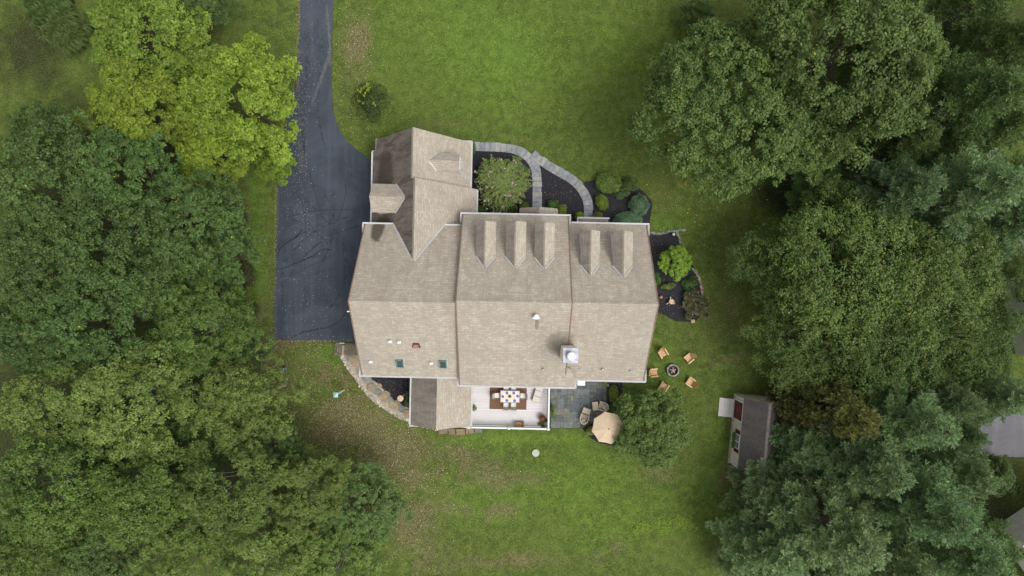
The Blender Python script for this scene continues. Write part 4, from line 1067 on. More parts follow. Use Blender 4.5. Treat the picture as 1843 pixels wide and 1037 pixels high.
zmid = {'maple': 8.5, 'dark': 11.0, 'mid': 10.5, 'pale': 10.5, 'oak': 11.0, 'cherry': 8.5, 'pine': 8.5, 'pineg': 8.5, 'cedar': 3.5}
def plant(kind, var, px, py, rpx, label, hs=1.0, rot=None, group=None, zc=None):
    t, R, used = proto(kind, var); z = (zc if zc else zmid[kind]) * hs
    x, y = P(px, py, z); rr = rpx * S0 * (1 - z / CAMH); sc = rr / R
    sv = (sc, sc, (0.5 + .5 * sc) * hs if not zc else hs)
    a = rot if rot is not None else rng.uniform(0, 6.28)
    if not used[0]:
        used[0] = True; t.location = (x, y, 0); t.rotation_euler = (0, 0, a); t.scale = sv; t['label'] = label; t['group'] = group or 'x'
        if group: t['group'] = group
        else: del t['group']
        return t
    d = dup(t, (x, y, 0), a, label, None, sv)
    if group: d['group'] = group
    elif 'group' in d: del d['group']
    return d
GL, GR, GB = 'trees of the wood on the left', 'trees on the right of the lawn', 'pines in the lower right'
T = [
 ('maple', 0, 414, 170, 112, 'bright lime green maple overhanging the driveway', 1.0, None), ('maple', 1, 225, 190, 105, 'lime green maple left of the one overhanging the driveway', 1.0, None),
 ('maple', 2, 255, 45, 118, 'yellow green maple at the top edge behind the lime maples', .85, None), ('maple', 1, 355, 262, 70, 'small lime maple crown hanging at the lower edge of the driveway maples', .8, None), 
 ('maple', 2, 472, 285, 36, 'lowest lime green bough hanging over the grass strip by the driveway', .75, None),
 ('dark', 0, 70, 320, 118, 'dark green tree at the left edge below the shaded grass clearing', 1, GL), ('dark', 1, 200, 300, 90, 'dark tree touching the lower left side of the lime maples', 1, GL), ('dark', 2, 330, 395, 92, 'dark tree facing the middle of the driveway', .95, GL),
 ('dark', 1, 180, 430, 115, 'broad dark tree in the middle of the left wood, behind the driveway-facing tree', 1, GL), ('dark', 2, 20, 215, 55, 'small dark tree at the left edge beside the grass clearing', .9, GL),
 ('dark', 0, 40, 470, 105, 'dark tree at the left edge halfway down the wood', 1, GL), ('dark', 2, 380, 450, 62, 'low dark tree at the wood edge beside the driveway pad', .8, GL), ('dark', 0, 150, 570, 110, 'very dark tree left of the loose pale green tree', .95, GL),
 ('dark', 1, 30, 600, 90, 'dark tree at the left edge above the olive green trees', .9, GL), ('dark', 2, 255, 500, 80, 'dark tree above the loose pale green tree', .85, GL),
 ('mid', 0, 350, 590, 98, 'loose pale green tree opposite the foot of the driveway', .85, GL), ('pale', 0, 60, 730, 92, 'olive green tree at the left edge', 1, GL), ('pale', 0, 215, 735, 112, 'large olive green tree in the middle of the left wood', 1.05, GL),
 ('pale', 1, 425, 730, 92, 'olive green tree bulging towards the brown lawn', .95, GL), ('mid', 1, 90, 880, 112, 'olive tree low on the left edge', 1, GL), ('mid', 2, 245, 900, 108, 'olive tree in the lower left wood between two paler ones', .95, GL),
 ('pale', 1, 395, 890, 98, 'yellowish green tree in the lower left wood', 1, GL), ('pale', 0, 530, 900, 80, 'pale green tree near the lower left lawn edge', .85, GL), ('dark', 1, 640, 920, 84, 'rounded dark tree at the right end of the lower left wood', .55, GL),
 ('mid', 2, 20, 1010, 90, 'olive tree in the bottom left corner', .95, GL), ('dark', 0, 150, 1010, 80, 'dark tree on the bottom edge near the left corner', .8, GL), ('pale', 1, 290, 1030, 80, 'olive tree on the bottom edge below the yellowish one', .95, GL), ('pale', 0, 450, 1030, 90, 'pale tree cut by the bottom edge of the lower left wood', .9, GL),
 ('mid', 1, 600, 1030, 85, 'green tree at the bottom edge where the lower left wood ends', .6, GL), ('dark', 2, 320, 810, 70, 'dark low tree in a gap of the lower left wood', .6, GL), ('dark', 0, 470, 820, 60, 'dark low tree filling the gap behind the bulging olive tree', .65, GL), ('dark', 1, 110, 790, 75, 'dark low tree between the olive trees at the left edge', .75, GL),
 ('pine', 0, 452, 640, 28, 'small blue green pine at the wood edge near the driveway foot', .35, None),
 ('oak', 0, 1325, 178, 162, 'large grey green oak reaching over the front lawn', 1, None), ('oak', 1, 1520, 80, 190, 'tall pale grey green oak at the top edge', 1.1, None), ('oak', 2, 1470, 215, 105, 'smaller grey green oak crown below the tall oak', .9, None), ('oak', 2, 1655, 70, 100, 'yellowish oak crown at the right end of the oaks', 1.0, None),
 ('pineg', 0, 1725, 190, 105, 'broad green pine below the right end of the oaks', 1.0, GR), ('pineg', 1, 1800, 90, 85, 'green pine in the upper right corner', .95, GR), ('pineg', 0, 1800, 230, 75, 'dark green pine on the right edge below the corner pine', .85, GR),
 ('pineg', 1, 1640, 250, 70, 'green pine in the gap beneath the oaks', .8, GR), ('pineg', 0, 1760, 10, 80, 'dark pine cut by the top edge', .8, GR), ('pine', 0, 1620, 345, 85, 'soft green pine above the loose leaved trees', .95, GR), ('pine', 1, 1735, 345, 100, 'wide soft pine near the right edge above the loose leaved trees', 1, GR),
 ('pine', 2, 1820, 400, 80, 'soft pine cut by the right edge', .9, GR), ('pineg', 1, 1495, 345, 62, 'low dark pine between the oaks and the loose leaved trees', .55, GR), ('pine', 0, 1690, 420, 70, 'pine half hidden behind the loose leaved trees', .8, GR),
 ('cherry', 0, 1530, 500, 135, 'large loose leaved tree in the middle of the right side', 1.0, GR), ('cherry', 1, 1680, 520, 130, 'loose leaved tree right of the largest one', 1, GR), ('cherry', 2, 1600, 620, 115, 'loose leaved tree above the blue green pines', .95, GR),
 ('cherry', 0, 1770, 610, 95, 'loose leaved tree at the right edge', 1, GR), ('cherry', 1, 1415, 470, 82, 'sparse leaved crown reaching furthest left over the side lawn', .85, GR), ('cherry', 2, 1455, 620, 88, 'loose leaved tree above the shed', .85, GR), ('cherry', 1, 1560, 400, 90, 'loose leaved tree just below the soft pines', .9, GR), ('cherry', 2, 1720, 440, 70, 'small loose leaved crown among the soft pines', .9, GR),
 ('cedar', 0, 1500, 738, 74, 'brownish cedar behind the shed', 1.7, None), ('cedar', 0, 1440, 742, 48, 'small brownish cedar at the far corner of the shed', 1.2, None),
 ('pine', 1, 1460, 810, 70, 'green pine pressed against the shed roof', .62, GB), ('pine', 2, 1550, 830, 98, 'blue green pine behind the shed', .95, GB), ('pine', 0, 1640, 755, 88, 'pale blue green pine above the middle of the pine wood', 1.0, GB), ('pine', 1, 1400, 900, 78, 'blue green pine below the shed', .6, GB),
 ('pine', 2, 1390, 990, 88, 'blue green pine nearest the lower lawn', .75, GB), ('pine', 0, 1500, 950, 105, 'wide blue green pine low in the pine wood', .95, GB), ('pine', 1, 1640, 900, 105, 'tall pine in the middle of the pine wood', 1.05, GB), ('pine', 2, 1600, 1020, 98, 'pine cut by the bottom edge of the picture', 1, GB),
 ('pine', 0, 1720, 990, 98, 'pine at the bottom right among the others', 1, GB), ('pine', 1, 1730, 850, 72, 'blue green pine left of the neighbour driveway', .9, GB), ('pineg', 0, 1795, 985, 60, 'dark green conifer beside the neighbour roof', .6, GB), ('pine', 2, 1790, 710, 72, 'bluish pine above the neighbour driveway', .9, GB),
 ('pine', 0, 1710, 720, 70, 'bluish pine between the loose leaved trees and the pine wood', .9, GB), ('pine', 2, 1350, 1030, 50, 'small pine at the bottom edge by the lawn', .5, GB), ('pine', 1, 1385, 835, 30, 'small pine touching the lower end of the shed', .45, GB), ('pine', 2, 1460, 1035, 70, 'pine at the bottom edge beside the lawn pine', .8, GB),
 ('pineg', 1, 1812, 850, 30, 'small green bush-like conifer by the neighbour lawn', .3, None), ('pineg', 1, 1262, 10, 34, 'small dark spruce at the top edge of the front lawn', .4, None), ('pine', 1, 1752, 788, 42, 'slim pine against the left end of the neighbour driveway', .8, GB), ('pineg', 0, 1850, 320, 60, 'dark pine crossing the right edge below the corner pines', .9, GR), ('cherry', 1, 1850, 500, 50, 'loose leaved crown crossing the right edge before the pale roof', .7, GR), ('pineg', 0, 330, -40, 70, 'dark tree cut by the top edge above the maples', .8, None),
]
for (k, v, a, b_, rp, lb, hs, g) in T: plant(k, v, a, b_, rp, lb, hs, None, g)

# ------------------------------------------------------------------ single ornamental trees
def solo(name, cat, label, crown, H0, px, py, zc, bark=M_bark, tr=.1, mat=None, count=18):
    t = make_tree(name, cat, crown, H0, bark, tr, mat, count); x, y = P(px, py, zc); t.location = (x, y, 0); t['label'] = label; return t
solo('maple_tree', 'tree', 'round green tree shading the patio umbrella', broad_crown(3.5, 3.8, 501, [(0.115, 0.185, 0.046), (0.095, 0.160, 0.042), (0.148, 0.220, 0.052), (0.185, 0.255, 0.062)], nb=105, nc=12, nl=26, ls=.13, rbf=(.12, .19), rc=.27, ragged=.11, star=.5), 1.6, 1177, 773, 3.8, tr=.13)
solo('small_tree', 'tree', 'small vivid lime green tree in the right hand mulch bed', broad_crown(1.45, 1.5, 502, [(0.175, 0.280, 0.030), (0.145, 0.245, 0.028), (0.215, 0.330, 0.038)], nb=34, nc=11, nl=22, ls=.10, rbf=(.18, .28), rc=.18, ragged=.16), 1.1, 1218, 472, 2.0, tr=.07)
def myrtle():
    r = np.random.default_rng(503); R, H, H0 = 2.6, 1.9, 1.3; ns = 460
    a = r.uniform(0, 6.283, ns); q = np.sqrt(r.uniform(.02, 1, ns)); L = R * (1 + .12 * np.sin(3 * a + 1) + .08 * np.sin(7 * a)) * q * r.uniform(.9, 1.06, ns)
    m = 34; K = np.repeat(np.arange(ns), m); t = r.uniform(.0, 1, len(K)) ** .8; seg = r.uniform(.75, 1.15, ns)[K]
    top = H * np.sqrt(np.clip(1.05 - q ** 2, 0, 1))[K]
    d = (L[K] - (1 - t) * seg); z = top - .28 * t ** 2 + .12 * t + r.normal(0, .13, ns)[K]
    lat = r.normal(size=len(K)) * .06 * (1.3 - t) + (t - 1) * r.normal(0, .42, ns)[K]
    swing = r.normal(0, .7, ns)[K]; aa = a[K]
    pos = np.stack([d * np.cos(aa) - lat * np.sin(aa), d * np.sin(aa) + lat * np.cos(aa), z + r.normal(size=len(K)) * .03], 1)
    v = leaf_quads(pos, unit(np.array([0, 0, 1.]) + r.normal(size=pos.shape) * .4), .12 * r.uniform(.7, 1.3, len(K)), .07 * r.uniform(.7, 1.2, len(K)), r)
    col = tint(len(K), [(0.185, 0.270, 0.072), (0.155, 0.235, 0.062), (0.215, 0.295, 0.085), (0.23, 0.25, 0.10)], r, .12) * r.uniform(.82, 1.15, ns)[K][:, None]
    under = broad_crown(R * .9, 1.3, 77, [(0.11, 0.165, 0.045), (0.14, 0.195, 0.055)], nb=34, nc=10, nl=16, ls=.13, rbf=(.16, .26), rc=.25)
    v = np.concatenate([v, under[0]]); col = np.concatenate([col, under[1]])
    t_ = solo('crape_myrtle', 'tree', 'crape myrtle with pink blossom beside the stone path', (v, np.clip(col, .002, 1), under[2], under[3]), H0, 904, 328, 2.5, M_barkp, .09)
    pk = r.choice(ns, 44, replace=False); pk = pk[q[pk] > .3]; cen = np.stack([L[pk] * np.cos(a[pk]), L[pk] * np.sin(a[pk]), H0 + H * np.sqrt(np.clip(1.05 - q[pk] ** 2, 0, 1)) - .05], 1)
    K = np.repeat(np.arange(len(pk)), 14); pos = cen[K] + r.normal(size=(len(K), 3)) * np.array([.055, .055, .05])
    v = leaf_quads(pos, unit(np.array([0, 0, 1.0]) + r.normal(size=pos.shape) * .5), np.full(len(K), .07), np.full(len(K), .06), r)
    me = quads_mesh('blossom', v, tint(len(K), [(.66, .40, .52), (.72, .50, .60), (.58, .32, .43)], r), M_shrub); o = bpy.data.objects.new('blossom', me); C.objects.link(o); o.parent = t_
myrtle()

def shrub(name, label, px, py, rx, ry, h, pal, seed, ls=.07, n=2600, square=0.0, rz=0.0, group=None, rag=.08, cat='shrub', lumps=0, core=True):
    """rx, ry in photo pixels at the shrub's mid height"""
    r = np.random.default_rng(seed); z = h * .7; k = S0 * (1 - z / CAMH); A, B = rx * k, ry * k
    d = unit(r.normal(size=(n, 3))); d[:, 2] = np.abs(d[:, 2]) * (1.0) - .1 * r.random(n)
    if square:
        m = np.max(np.abs(d), axis=1, keepdims=True); d = d * (1 - square) + d / m * square * .9
    bumpy = 1 + rag * np.sin(d[:, 0] * 7 + seed) * np.cos(d[:, 1] * 6 + seed * 2) + r.normal(0, .035, n)
    pos = d * bumpy[:, None] * np.array([A, B, h * .55]) + np.array([0, 0, h * .45])
    if lumps:
        cen = r.normal(size=(lumps, 3)) * np.array([.5, .5, .2]); pos2 = []
        for c in cen:
            c = c / max(1, np.linalg.norm(c) * 1.1); m = n // lumps; dd = unit(r.normal(size=(m, 3))); dd[:, 2] = np.abs(dd[:, 2])
            pos2.append((c + dd * .52) * np.array([A, B, h * .5]) + np.array([0, 0, h * .4]))
        pos = np.concatenate(pos2); d = unit(pos - np.array([0, 0, h * .3])); n = len(pos)
    nrm = unit(d * .8 + r.normal(size=(n, 3)) * .5 + np.array([0, 0, .3])); l = ls * r.uniform(.7, 1.4, n)
    v = leaf_quads(pos, nrm, l, l * .7, r); col = tint(n, pal, r, .22)
    blot = .85 + .3 * (np.sin(pos[:, 0] * 5 + seed) * np.sin(pos[:, 1] * 4.4 + seed) > .1); col = col * blot[:, None]
    root = thing(name, label, cat, (*P(px, py, z), 0.05), rz, group)
    o = bpy.data.objects.new('foliage', quads_mesh('foliage', v, np.clip(col, .003, 1), M_shrub)); C.objects.link(o); o.parent = root
    mb = MB()
    if core:
        prof = [(1.0, .05), (1.0, .3), (.92, .55), (.7, .78), (.4, .9), (.05, .95)]
        if not lumps: mb.lathe((0, 0, 0), [(p * .86 * (A + B) / 2, q * h * .9) for p, q in prof], 16, sx=A / ((A + B) / 2), sy=B / ((A + B) / 2))
    for k2 in range(6):
        a = 6.28 * k2 / 6 + seed; mb.tube([(0, 0, 0), (math.cos(a) * A * .3, math.sin(a) * B * .3, h * .4), (math.cos(a) * A * .6, math.sin(a) * B * .6, h * .75)], [.025, .018, .008], 4, cap=False)
    mb.build('stem', simple('twig', tuple(x * .5 for x in pal[0]), .9), root)
    return root
BOX = [(0.075, 0.143, 0.0264), (0.1, 0.1755, 0.0308), (0.06, 0.117, 0.0242)]
LIMEB = [(0.175, 0.240, 0.026), (0.210, 0.280, 0.030), (0.140, 0.200, 0.024)]
BLUEB = [(0.1015, 0.175, 0.0875), (0.1305, 0.21, 0.11), (0.0812, 0.147, 0.0725)]
MIDB = [(0.156, 0.2188, 0.046), (0.1885, 0.2562, 0.0575), (0.1235, 0.1812, 0.0403)]
shrub('shrub', 'dark round shrub with yellow new shoots on the front lawn', 665, 181, 25, 27, 1.6, [(0.050, 0.080, 0.022), (0.036, 0.062, 0.020), (0.070, 0.100, 0.028)], 31, .13, 3400, lumps=16)
def sprigs():
    r = np.random.default_rng(8); L = []
    for (a, b_) in ((651, 160), (655, 157), (648, 165), (660, 154), (662, 163), (658, 168), (645, 162), (672, 186), (675, 189), (655, 172), (653, 185), (646, 182), (664, 158), (661, 151)):
        x, y = P(a, b_, 1.45); L.append([x, y, 1.45])
    L = np.array(L); K = np.repeat(np.arange(len(L)), 16); pos = L[K] + r.normal(size=(len(K), 3)) * .07
    x0, y0 = P(665, 181, 1.12)
    v = leaf_quads(pos, unit(np.array([0, 0, 1.]) + r.normal(size=pos.shape) * .5), np.full(len(K), .12), np.full(len(K), .08), r)
    for o in bpy.data.objects:
        if o.get('label', '').startswith('dark round shrub'): p = o
    v = v - np.array([p.location.x, p.location.y, p.location.z])
    q = bpy.data.objects.new('leaves', quads_mesh('leaves', v, tint(len(K), [(.24, .31, .02), (.20, .28, .02)], r), M_shrub)); C.objects.link(q); q.parent = p
sprigs()
shrub('boxwood', 'clipped dark boxwood at the corner where the path leaves the garage', 850, 266, 6, 11, 1.0, BOX, 32, .06, 1400, .5)
for i, (a, b_, rx, ry, pal, lb) in enumerate([(868, 377, 11, 8, BOX, 'clipped boxwood under the crape myrtle, at the garage wall'), (923, 377, 9, 10, BOX, 'clipped boxwood between the crape myrtle and the entry roof'), (943, 372, 9, 8, BOX, 'clipped boxwood just left of the entry roof'),
        (996, 368, 10, 8, BOX, 'dark clipped boxwood right of the entry roof'), (1012, 378, 7.5, 10, LIMEB, 'square clipped lime boxwood right of the entry roof'), (1043, 389, 8, 8, LIMEB, 'small lime ball shrub left of the second path end')]):
    shrub('boxwood', lb, a, b_, rx, ry, .9, pal, 40 + i, .06, 1500, .55 if i in (3, 4) else .25, group='clipped shrubs along the house front')
shrub('shrub', 'small reddish green shrub right of the second path end', 1076, 389, 9, 8, .8, [(0.16, 0.17, 0.04), (0.20, 0.12, 0.05), (0.12, 0.17, 0.04)], 50, .07, 1300)
shrub('shrub', 'large yellow green shrub at the lawn corner of the front bed', 1096, 328, 23, 19, 1.2, MIDB, 51, .08, 3400, .2)
shrub('shrub', 'yellow green shrub behind the large one in the front bed', 1130, 334, 20, 15, 1.1, [(0.105, 0.155, 0.04), (0.13, 0.18, 0.045), (.09, .13, .04)], 52, .08, 2600, lumps=6)
shrub('shrub', 'oval lime green shrub in the front bed', 1084, 364, 11, 15, .9, [(0.15, 0.22, 0.03), (0.18, 0.25, 0.035)], 53, .06, 2200, rz=.4)
shrub('shrub', 'low bluish spreading shrub in the middle of the front bed', 1115, 352, 14, 8, .7, [(0.08, 0.14, 0.07), (0.10, 0.16, 0.08)], 54, .08, 1400, lumps=5)
shrub('shrub', 'round grey green shrub at the lawn side of the front bed', 1151, 369, 18, 20, 1.1, BLUEB, 55, .07, 3000)
shrub('shrub', 'wide grey green shrub against the right eave of the front bed', 1131, 394, 26, 14, 1.1, BLUEB, 56, .07, 3200)
shrub('shrub', 'low green shrub under the left edge of the lime tree', 1184, 503, 8, 11, .7, BOX, 57, .08, 1200, lumps=4)
shrub('shrub', 'feathery green shrub below the lime tree', 1200, 514, 12, 8, .7, MIDB, 58, .09, 1100, lumps=5)
shrub('shrub', 'spreading green shrub below the lime tree beside the stone edge', 1243, 512, 15, 12, .8, [(0.07, 0.13, 0.035), (0.09, 0.16, 0.045)], 59, .09, 2000, lumps=7)
shrub('shrub', 'green shrub beside the porch wall in the pebbled bed', 737, 722, 7, 14, .9, MIDB, 60, .08, 1100, lumps=4)
shrub('shrub', 'bright green upright shrub along the patio edge', 1105, 710, 8, 16, 1.0, LIMEB, 61, .07, 1700, .3)
shrub('shrub', 'green shrub between the patio and the umbrella', 1103, 737, 8, 11, .9, BOX, 62, .07, 1300, .2)
shrub('shrub', 'low green shrub in the mulch below the umbrella', 1063, 776, 8, 8, .6, MIDB, 63, .08, 1000)
shrub('shrub', 'blue green creeping shrub under the patio tree', 1112, 802, 13, 6, .5, BLUEB, 64, .09, 900, lumps=4)
shrub('shrub', 'green shrub on the patio against the deck', 993, 745, 5, 12, .8, MIDB, 65, .08, 900, lumps=3)
shrub('shrub', 'spreading green shrub by the neighbour lawn', 1818, 872, 26, 24, 2.2, [(0.075, 0.115, 0.035), (0.10, 0.14, 0.04)], 66, .2, 3500, lumps=10)
shrub('shrub', 'dark red leaved shrub beside the neighbour lawn', 1795, 880, 18, 16, 1.0, [(0.045, 0.020, 0.022), (0.06, 0.028, 0.03)], 67, .16, 1800, lumps=6)

def brambles(name, label, px, py, rpx, h, pal, seed, n=2600, grp=None):
    r = np.random.default_rng(seed); R = rpx * S0; q = np.sqrt(r.random(n)) * R; a = r.uniform(0, 6.28, n)
    pos = np.stack([q * np.cos(a), q * np.sin(a), r.random(n) ** .6 * h * (1 - .5 * (q / R) ** 2)], 1)
    v = leaf_quads(pos, unit(np.array([0, 0, 1.]) + r.normal(size=pos.shape) * .6), .14 * r.uniform(.6, 1.4, n), .09 * r.uniform(.6, 1.4, n), r)
    root = thing(name, label, 'bush', (*P(px, py, h / 2), 0), 0, grp)
    o = bpy.data.objects.new('foliage', quads_mesh('foliage', v, tint(n, pal, r, .25), M_shrub)); C.objects.link(o); o.parent = root
    mb = MB(); rr = random.Random(seed)
    for k in range(26):
        a = rr.uniform(0, 6.28); L = R * rr.uniform(.4, 1); mb.tube([(rr.uniform(-.4, .4), rr.uniform(-.4, .4), 0), (math.cos(a) * L * .6, math.sin(a) * L * .6, h * .9), (math.cos(a) * L, math.sin(a) * L, h * .6)], [.03, .02, .008], 4, cap=False)
    mb.build('stem', M_bark, root)
BR = [(0.06, 0.05, 0.025), (0.05, 0.07, 0.022), (0.09, 0.075, 0.035), (0.08, 0.11, 0.03)]
for i, (a, b_, rp, lb) in enumerate([(418, 395, 24, 'brown undergrowth bush at the wood edge beside the driveway top'), (425, 440, 22, 'bare brown bush at the wood edge beside the driveway middle'), (432, 495, 26, 'green and brown thicket at the wood edge above the pale tree'), (445, 560, 18, 'thin green thicket at the wood edge near the driveway foot'), (400, 515, 25, 'dark thicket behind the wood edge above the pale tree')]):
    brambles('thicket', lb, a, b_, rp, 1.6, BR if i % 2 == 0 else BR[1:], 90 + i, grp='thickets along the wood edge')
brambles('thicket', 'dark undergrowth below the oaks at the shaded lawn corner', 1430, 340, 40, 1.8, [(0.03, 0.045, 0.02), (0.045, 0.06, 0.025)], 99)

def tall_grass(label, px, py, rpx, h, pal, seed, n=900, wd=.035, name='ornamental_grass', lean=1.0, fld=0):
    r = np.random.default_rng(seed); R = rpx * S0; a = r.uniform(0, 6.28, n); q = r.random(n) ** .5
    base = np.stack([np.cos(a) * R * .22 * q, np.sin(a) * R * .22 * q, np.zeros(n)], 1)
    if fld:
        c_ = r.normal(size=(fld, 2)) * R * .45; k_ = r.integers(0, fld, n); base[:, :2] = c_[k_] + r.normal(size=(n, 2)) * .08; q = q * .4
    out = np.stack([np.cos(a), np.sin(a), np.zeros(n)], 1)
    side = np.cross(out, [0, 0, 1.]) * wd; L = R * q * r.uniform(.7, 1.15, n) * lean
    mid = base + out * (L * .45)[:, None] + np.array([0, 0, 1.]) * (h * r.uniform(.6, 1, n))[:, None]; tip = base + out * L[:, None] + np.array([0, 0, 1.]) * (h * r.uniform(.35, .8, n))[:, None]
    v = np.concatenate([np.stack([base - side, base + side, mid + side, mid - side], 1), np.stack([mid - side, mid + side, tip + side * .2, tip - side * .2], 1)])
    c = tint(n, pal, r, .2); col = np.concatenate([c, c * 1.1])
    root = thing(name, label, 'plant', (*P(px, py, h * .6), 0.04)); o = bpy.data.objects.new('blades', quads_mesh('blades', v, col, M_shrub)); C.objects.link(o); o.parent = root
    return root
tall_grass('straw tipped ornamental grass at the lower end of the right mulch bed', 1250, 552, 21, .9, [(0.13, 0.15, 0.06), (0.20, 0.19, 0.10), (0.09, 0.12, 0.045), (0.25, 0.23, 0.14)], 71, 3600, .022, fld=26)
tall_grass('dark strappy plant above the straw tipped grass', 1243, 532, 15, .7, [(0.05, 0.085, 0.05), (0.08, 0.12, 0.07)], 72, 420, .035, fld=5)
tall_grass('feathery meadow grass clump left of the top maple', 118, 55, 45, 1.6, [(0.07, 0.11, 0.03), (0.09, 0.13, 0.035)], 73, 4200, .03, fld=34)
tall_grass('feathery meadow grass clump at the top edge left of the maple', 90, 12, 40, 1.5, [(0.06, 0.10, 0.03), (0.09, 0.13, 0.035)], 74, 3600, .03, fld=28)
brambles('thicket', 'low dark bush in the shaded clearing near the top left meadow grass', 86, 10, 18, .9, [(0.03, 0.06, 0.02), (0.045, 0.08, 0.03)], 75, 700)

# ------------------------------------------------------------------ fallen leaves and chips
def scatter(name, label, spots, n, size, pal, z=0.035, seed=1, tilt=.3):
    r = np.random.default_rng(seed); wt = np.array([s[4] for s in spots], float); wt /= wt.sum(); i = r.choice(len(spots), n, p=wt); S = np.array([s[:4] for s in spots])[i]
    x = S[:, 0] + r.normal(size=n) * S[:, 2]; y = S[:, 1] + r.normal(size=n) * S[:, 3]
    pos = np.stack([(x - 921.5) * S0, (518.5 - y) * S0, np.full(n, z)], 1)
    l = size * r.uniform(.6, 1.5, n); v = leaf_quads(pos, unit(np.array([0, 0, 1.]) + r.normal(size=(n, 3)) * tilt), l, l * .75, r)
    o = bpy.data.objects.new(name, quads_mesh(name, v, tint(n, pal, r, .25), M_dry)); C.objects.link(o)
    tag(o, label, 'leaves', kind='stuff')
M_dry = leafmat('dry_leaves', .05, 0.0, 0.0, .85, .1)
scatter('fallen_leaves', 'tan fallen leaves scattered over the lawns', [(640, 90, 25, 60, 3), (655, 200, 40, 30, 1), (620, 780, 70, 55, 9), (700, 850, 60, 60, 8), (560, 700, 50, 45, 4), (740, 950, 50, 60, 3), (520, 625, 50, 10, 1.5), (560, 60, 14, 60, 2.2), (830, 840, 90, 40, 2.5), (1250, 420, 90, 100, 1.2), (1000, 900, 180, 80, 1.5), (900, 120, 200, 90, 1.0), (450, 560, 18, 90, .8)],
        8000, .080, [(0.30, 0.22, 0.13), (0.38, 0.30, 0.19), (0.22, 0.15, 0.09), (0.45, 0.37, 0.25)], .03, 1)
scatter('fallen_leaves', 'pale leaf specks on the asphalt driveway', [(532, 270, 16, 36, 6), (540, 370, 20, 40, 3), (560, 560, 40, 40, 3), (560, 450, 40, 60, 2), (545, 200, 14, 40, 2), (560, 100, 15, 60, .6)], 1000, .065, [(0.34, 0.27, 0.18), (0.46, 0.40, 0.28), (0.26, 0.19, 0.12)], .045, 2)
scatter('fallen_leaves', 'brown leaf litter along the driveway edge', [(538, 30, 1.5, 40, 2), (536, 130, 2, 30, 2), (496, 480, 1.5, 90, 2), (497, 360, 1.5, 60, 2), (560, 614, 45, 1.2, 2), (504, 270, 1.6, 20, 1)], 1000, .07, [(0.26, 0.17, 0.09), (0.34, 0.24, 0.14)], .05, 3)
scatter('fallen_leaves', 'yellow leaf specks on the side lawn under the oaks', [(1270, 380, 60, 60, 2), (1240, 330, 50, 30, 1)], 120, .10, [(0.55, 0.36, 0.05), (0.6, 0.30, 0.04), (0.5, 0.4, 0.12)], .03, 4)
scatter('fallen_petals', 'pale petals and chips on the black mulch beds', [(1005, 350, 20, 20, 2), (1200, 545, 22, 16, 2), (700, 700, 20, 12, 3), (1175, 450, 10, 20, 1), (905, 360, 30, 15, 1), (1108, 385, 20, 8, .6), (1108, 690, 8, 6, .7), (925, 280, 12, 4, .3)], 900, .06, [(0.40, 0.32, 0.25), (0.12, 0.08, 0.06), (0.20, 0.13, 0.09), (0.09, 0.065, 0.05)], .065, 5)
def tufts():
    r = np.random.default_rng(77); n = 60000
    x = r.uniform(430, 1400, n); y = r.uniform(-20, 1060, n)
    L = fbm(x * .03, y * .03, 41, 4)
    ok = ((x > 605) | (y > 622) | (x < 490)) & ~((x > 620) & (x < 1190) & (y > 240) & (y < 690)) & ~((x > 740) & (x < 1125) & (y > 670) & (y < 800)) & ~((x > 1140) & (x < 1268) & (y > 415) & (y < 582)) & ~((x > 610) & (x < 750) & (y > 612) & (y < 765)) & ~((x > 1040) & (x < 1172) & (y > 320) & (y < 420)) & ~((x > 1295) & (x < 1400) & (y > 712) & (y < 850)) & (L > .42)
    ok &= ~((x > 500) & (x < 665) & (y > 190) & (y < 620))
    x, y = x[ok], y[ok]; n = len(x); K = np.repeat(np.arange(n), 3)
    pos = np.stack([(x - 921.5) * S0, (518.5 - y) * S0, np.zeros(n)], 1)[K] + np.stack([r.normal(size=3 * n) * .05, r.normal(size=3 * n) * .05, r.uniform(.02, .05, 3 * n)], 1)
    v = leaf_quads(pos, unit(np.array([0, 0, 1.]) + r.normal(size=pos.shape) * .7), .09 * r.uniform(.6, 1.5, 3 * n), .035 * r.uniform(.6, 1.5, 3 * n), r)
    o = bpy.data.objects.new('grass', quads_mesh('grass', v, tint(3 * n, [(0.10, 0.165, 0.028), (0.075, 0.12, 0.022), (0.14, 0.19, 0.04)], r, .2), M_shrub)); C.objects.link(o); tag(o, 'short grass tufts over the lawn', 'grass', kind='stuff')
tufts()
def bright_weed():
    r = np.random.default_rng(78); P0 = []
    for (a, b_, c_, d_) in ((1130, 955, 1165, 950), (1150, 940, 1200, 955), (1190, 955, 1240, 935), (1215, 930, 1250, 950), (1180, 935, 1230, 940)):
        for k in range(60): t = r.random(); P0.append((a + (c_ - a) * t + r.normal() * 4, b_ + (d_ - b_) * t + r.normal() * 4))
    P0 = np.array(P0); K = np.repeat(np.arange(len(P0)), 8); n = len(K)
    pos = np.stack([(P0[K, 0] - 921.5) * S0, (518.5 - P0[K, 1]) * S0, r.uniform(.03, .1, n)], 1) + r.normal(size=(n, 3)) * np.array([.1, .1, 0])
    o = bpy.data.objects.new('weeds', quads_mesh('weeds', leaf_quads(pos, unit(np.array([0, 0, 1.]) + r.normal(size=pos.shape) * .4), np.full(n, .1), np.full(n, .07), r), tint(n, [(0.19, 0.28, 0.03), (0.15, 0.23, 0.03)], r), M_shrub)); C.objects.link(o)
    tag(o, 'patch of bright lime ground cover on the lower lawn', 'weeds', kind='stuff')
bright_weed()

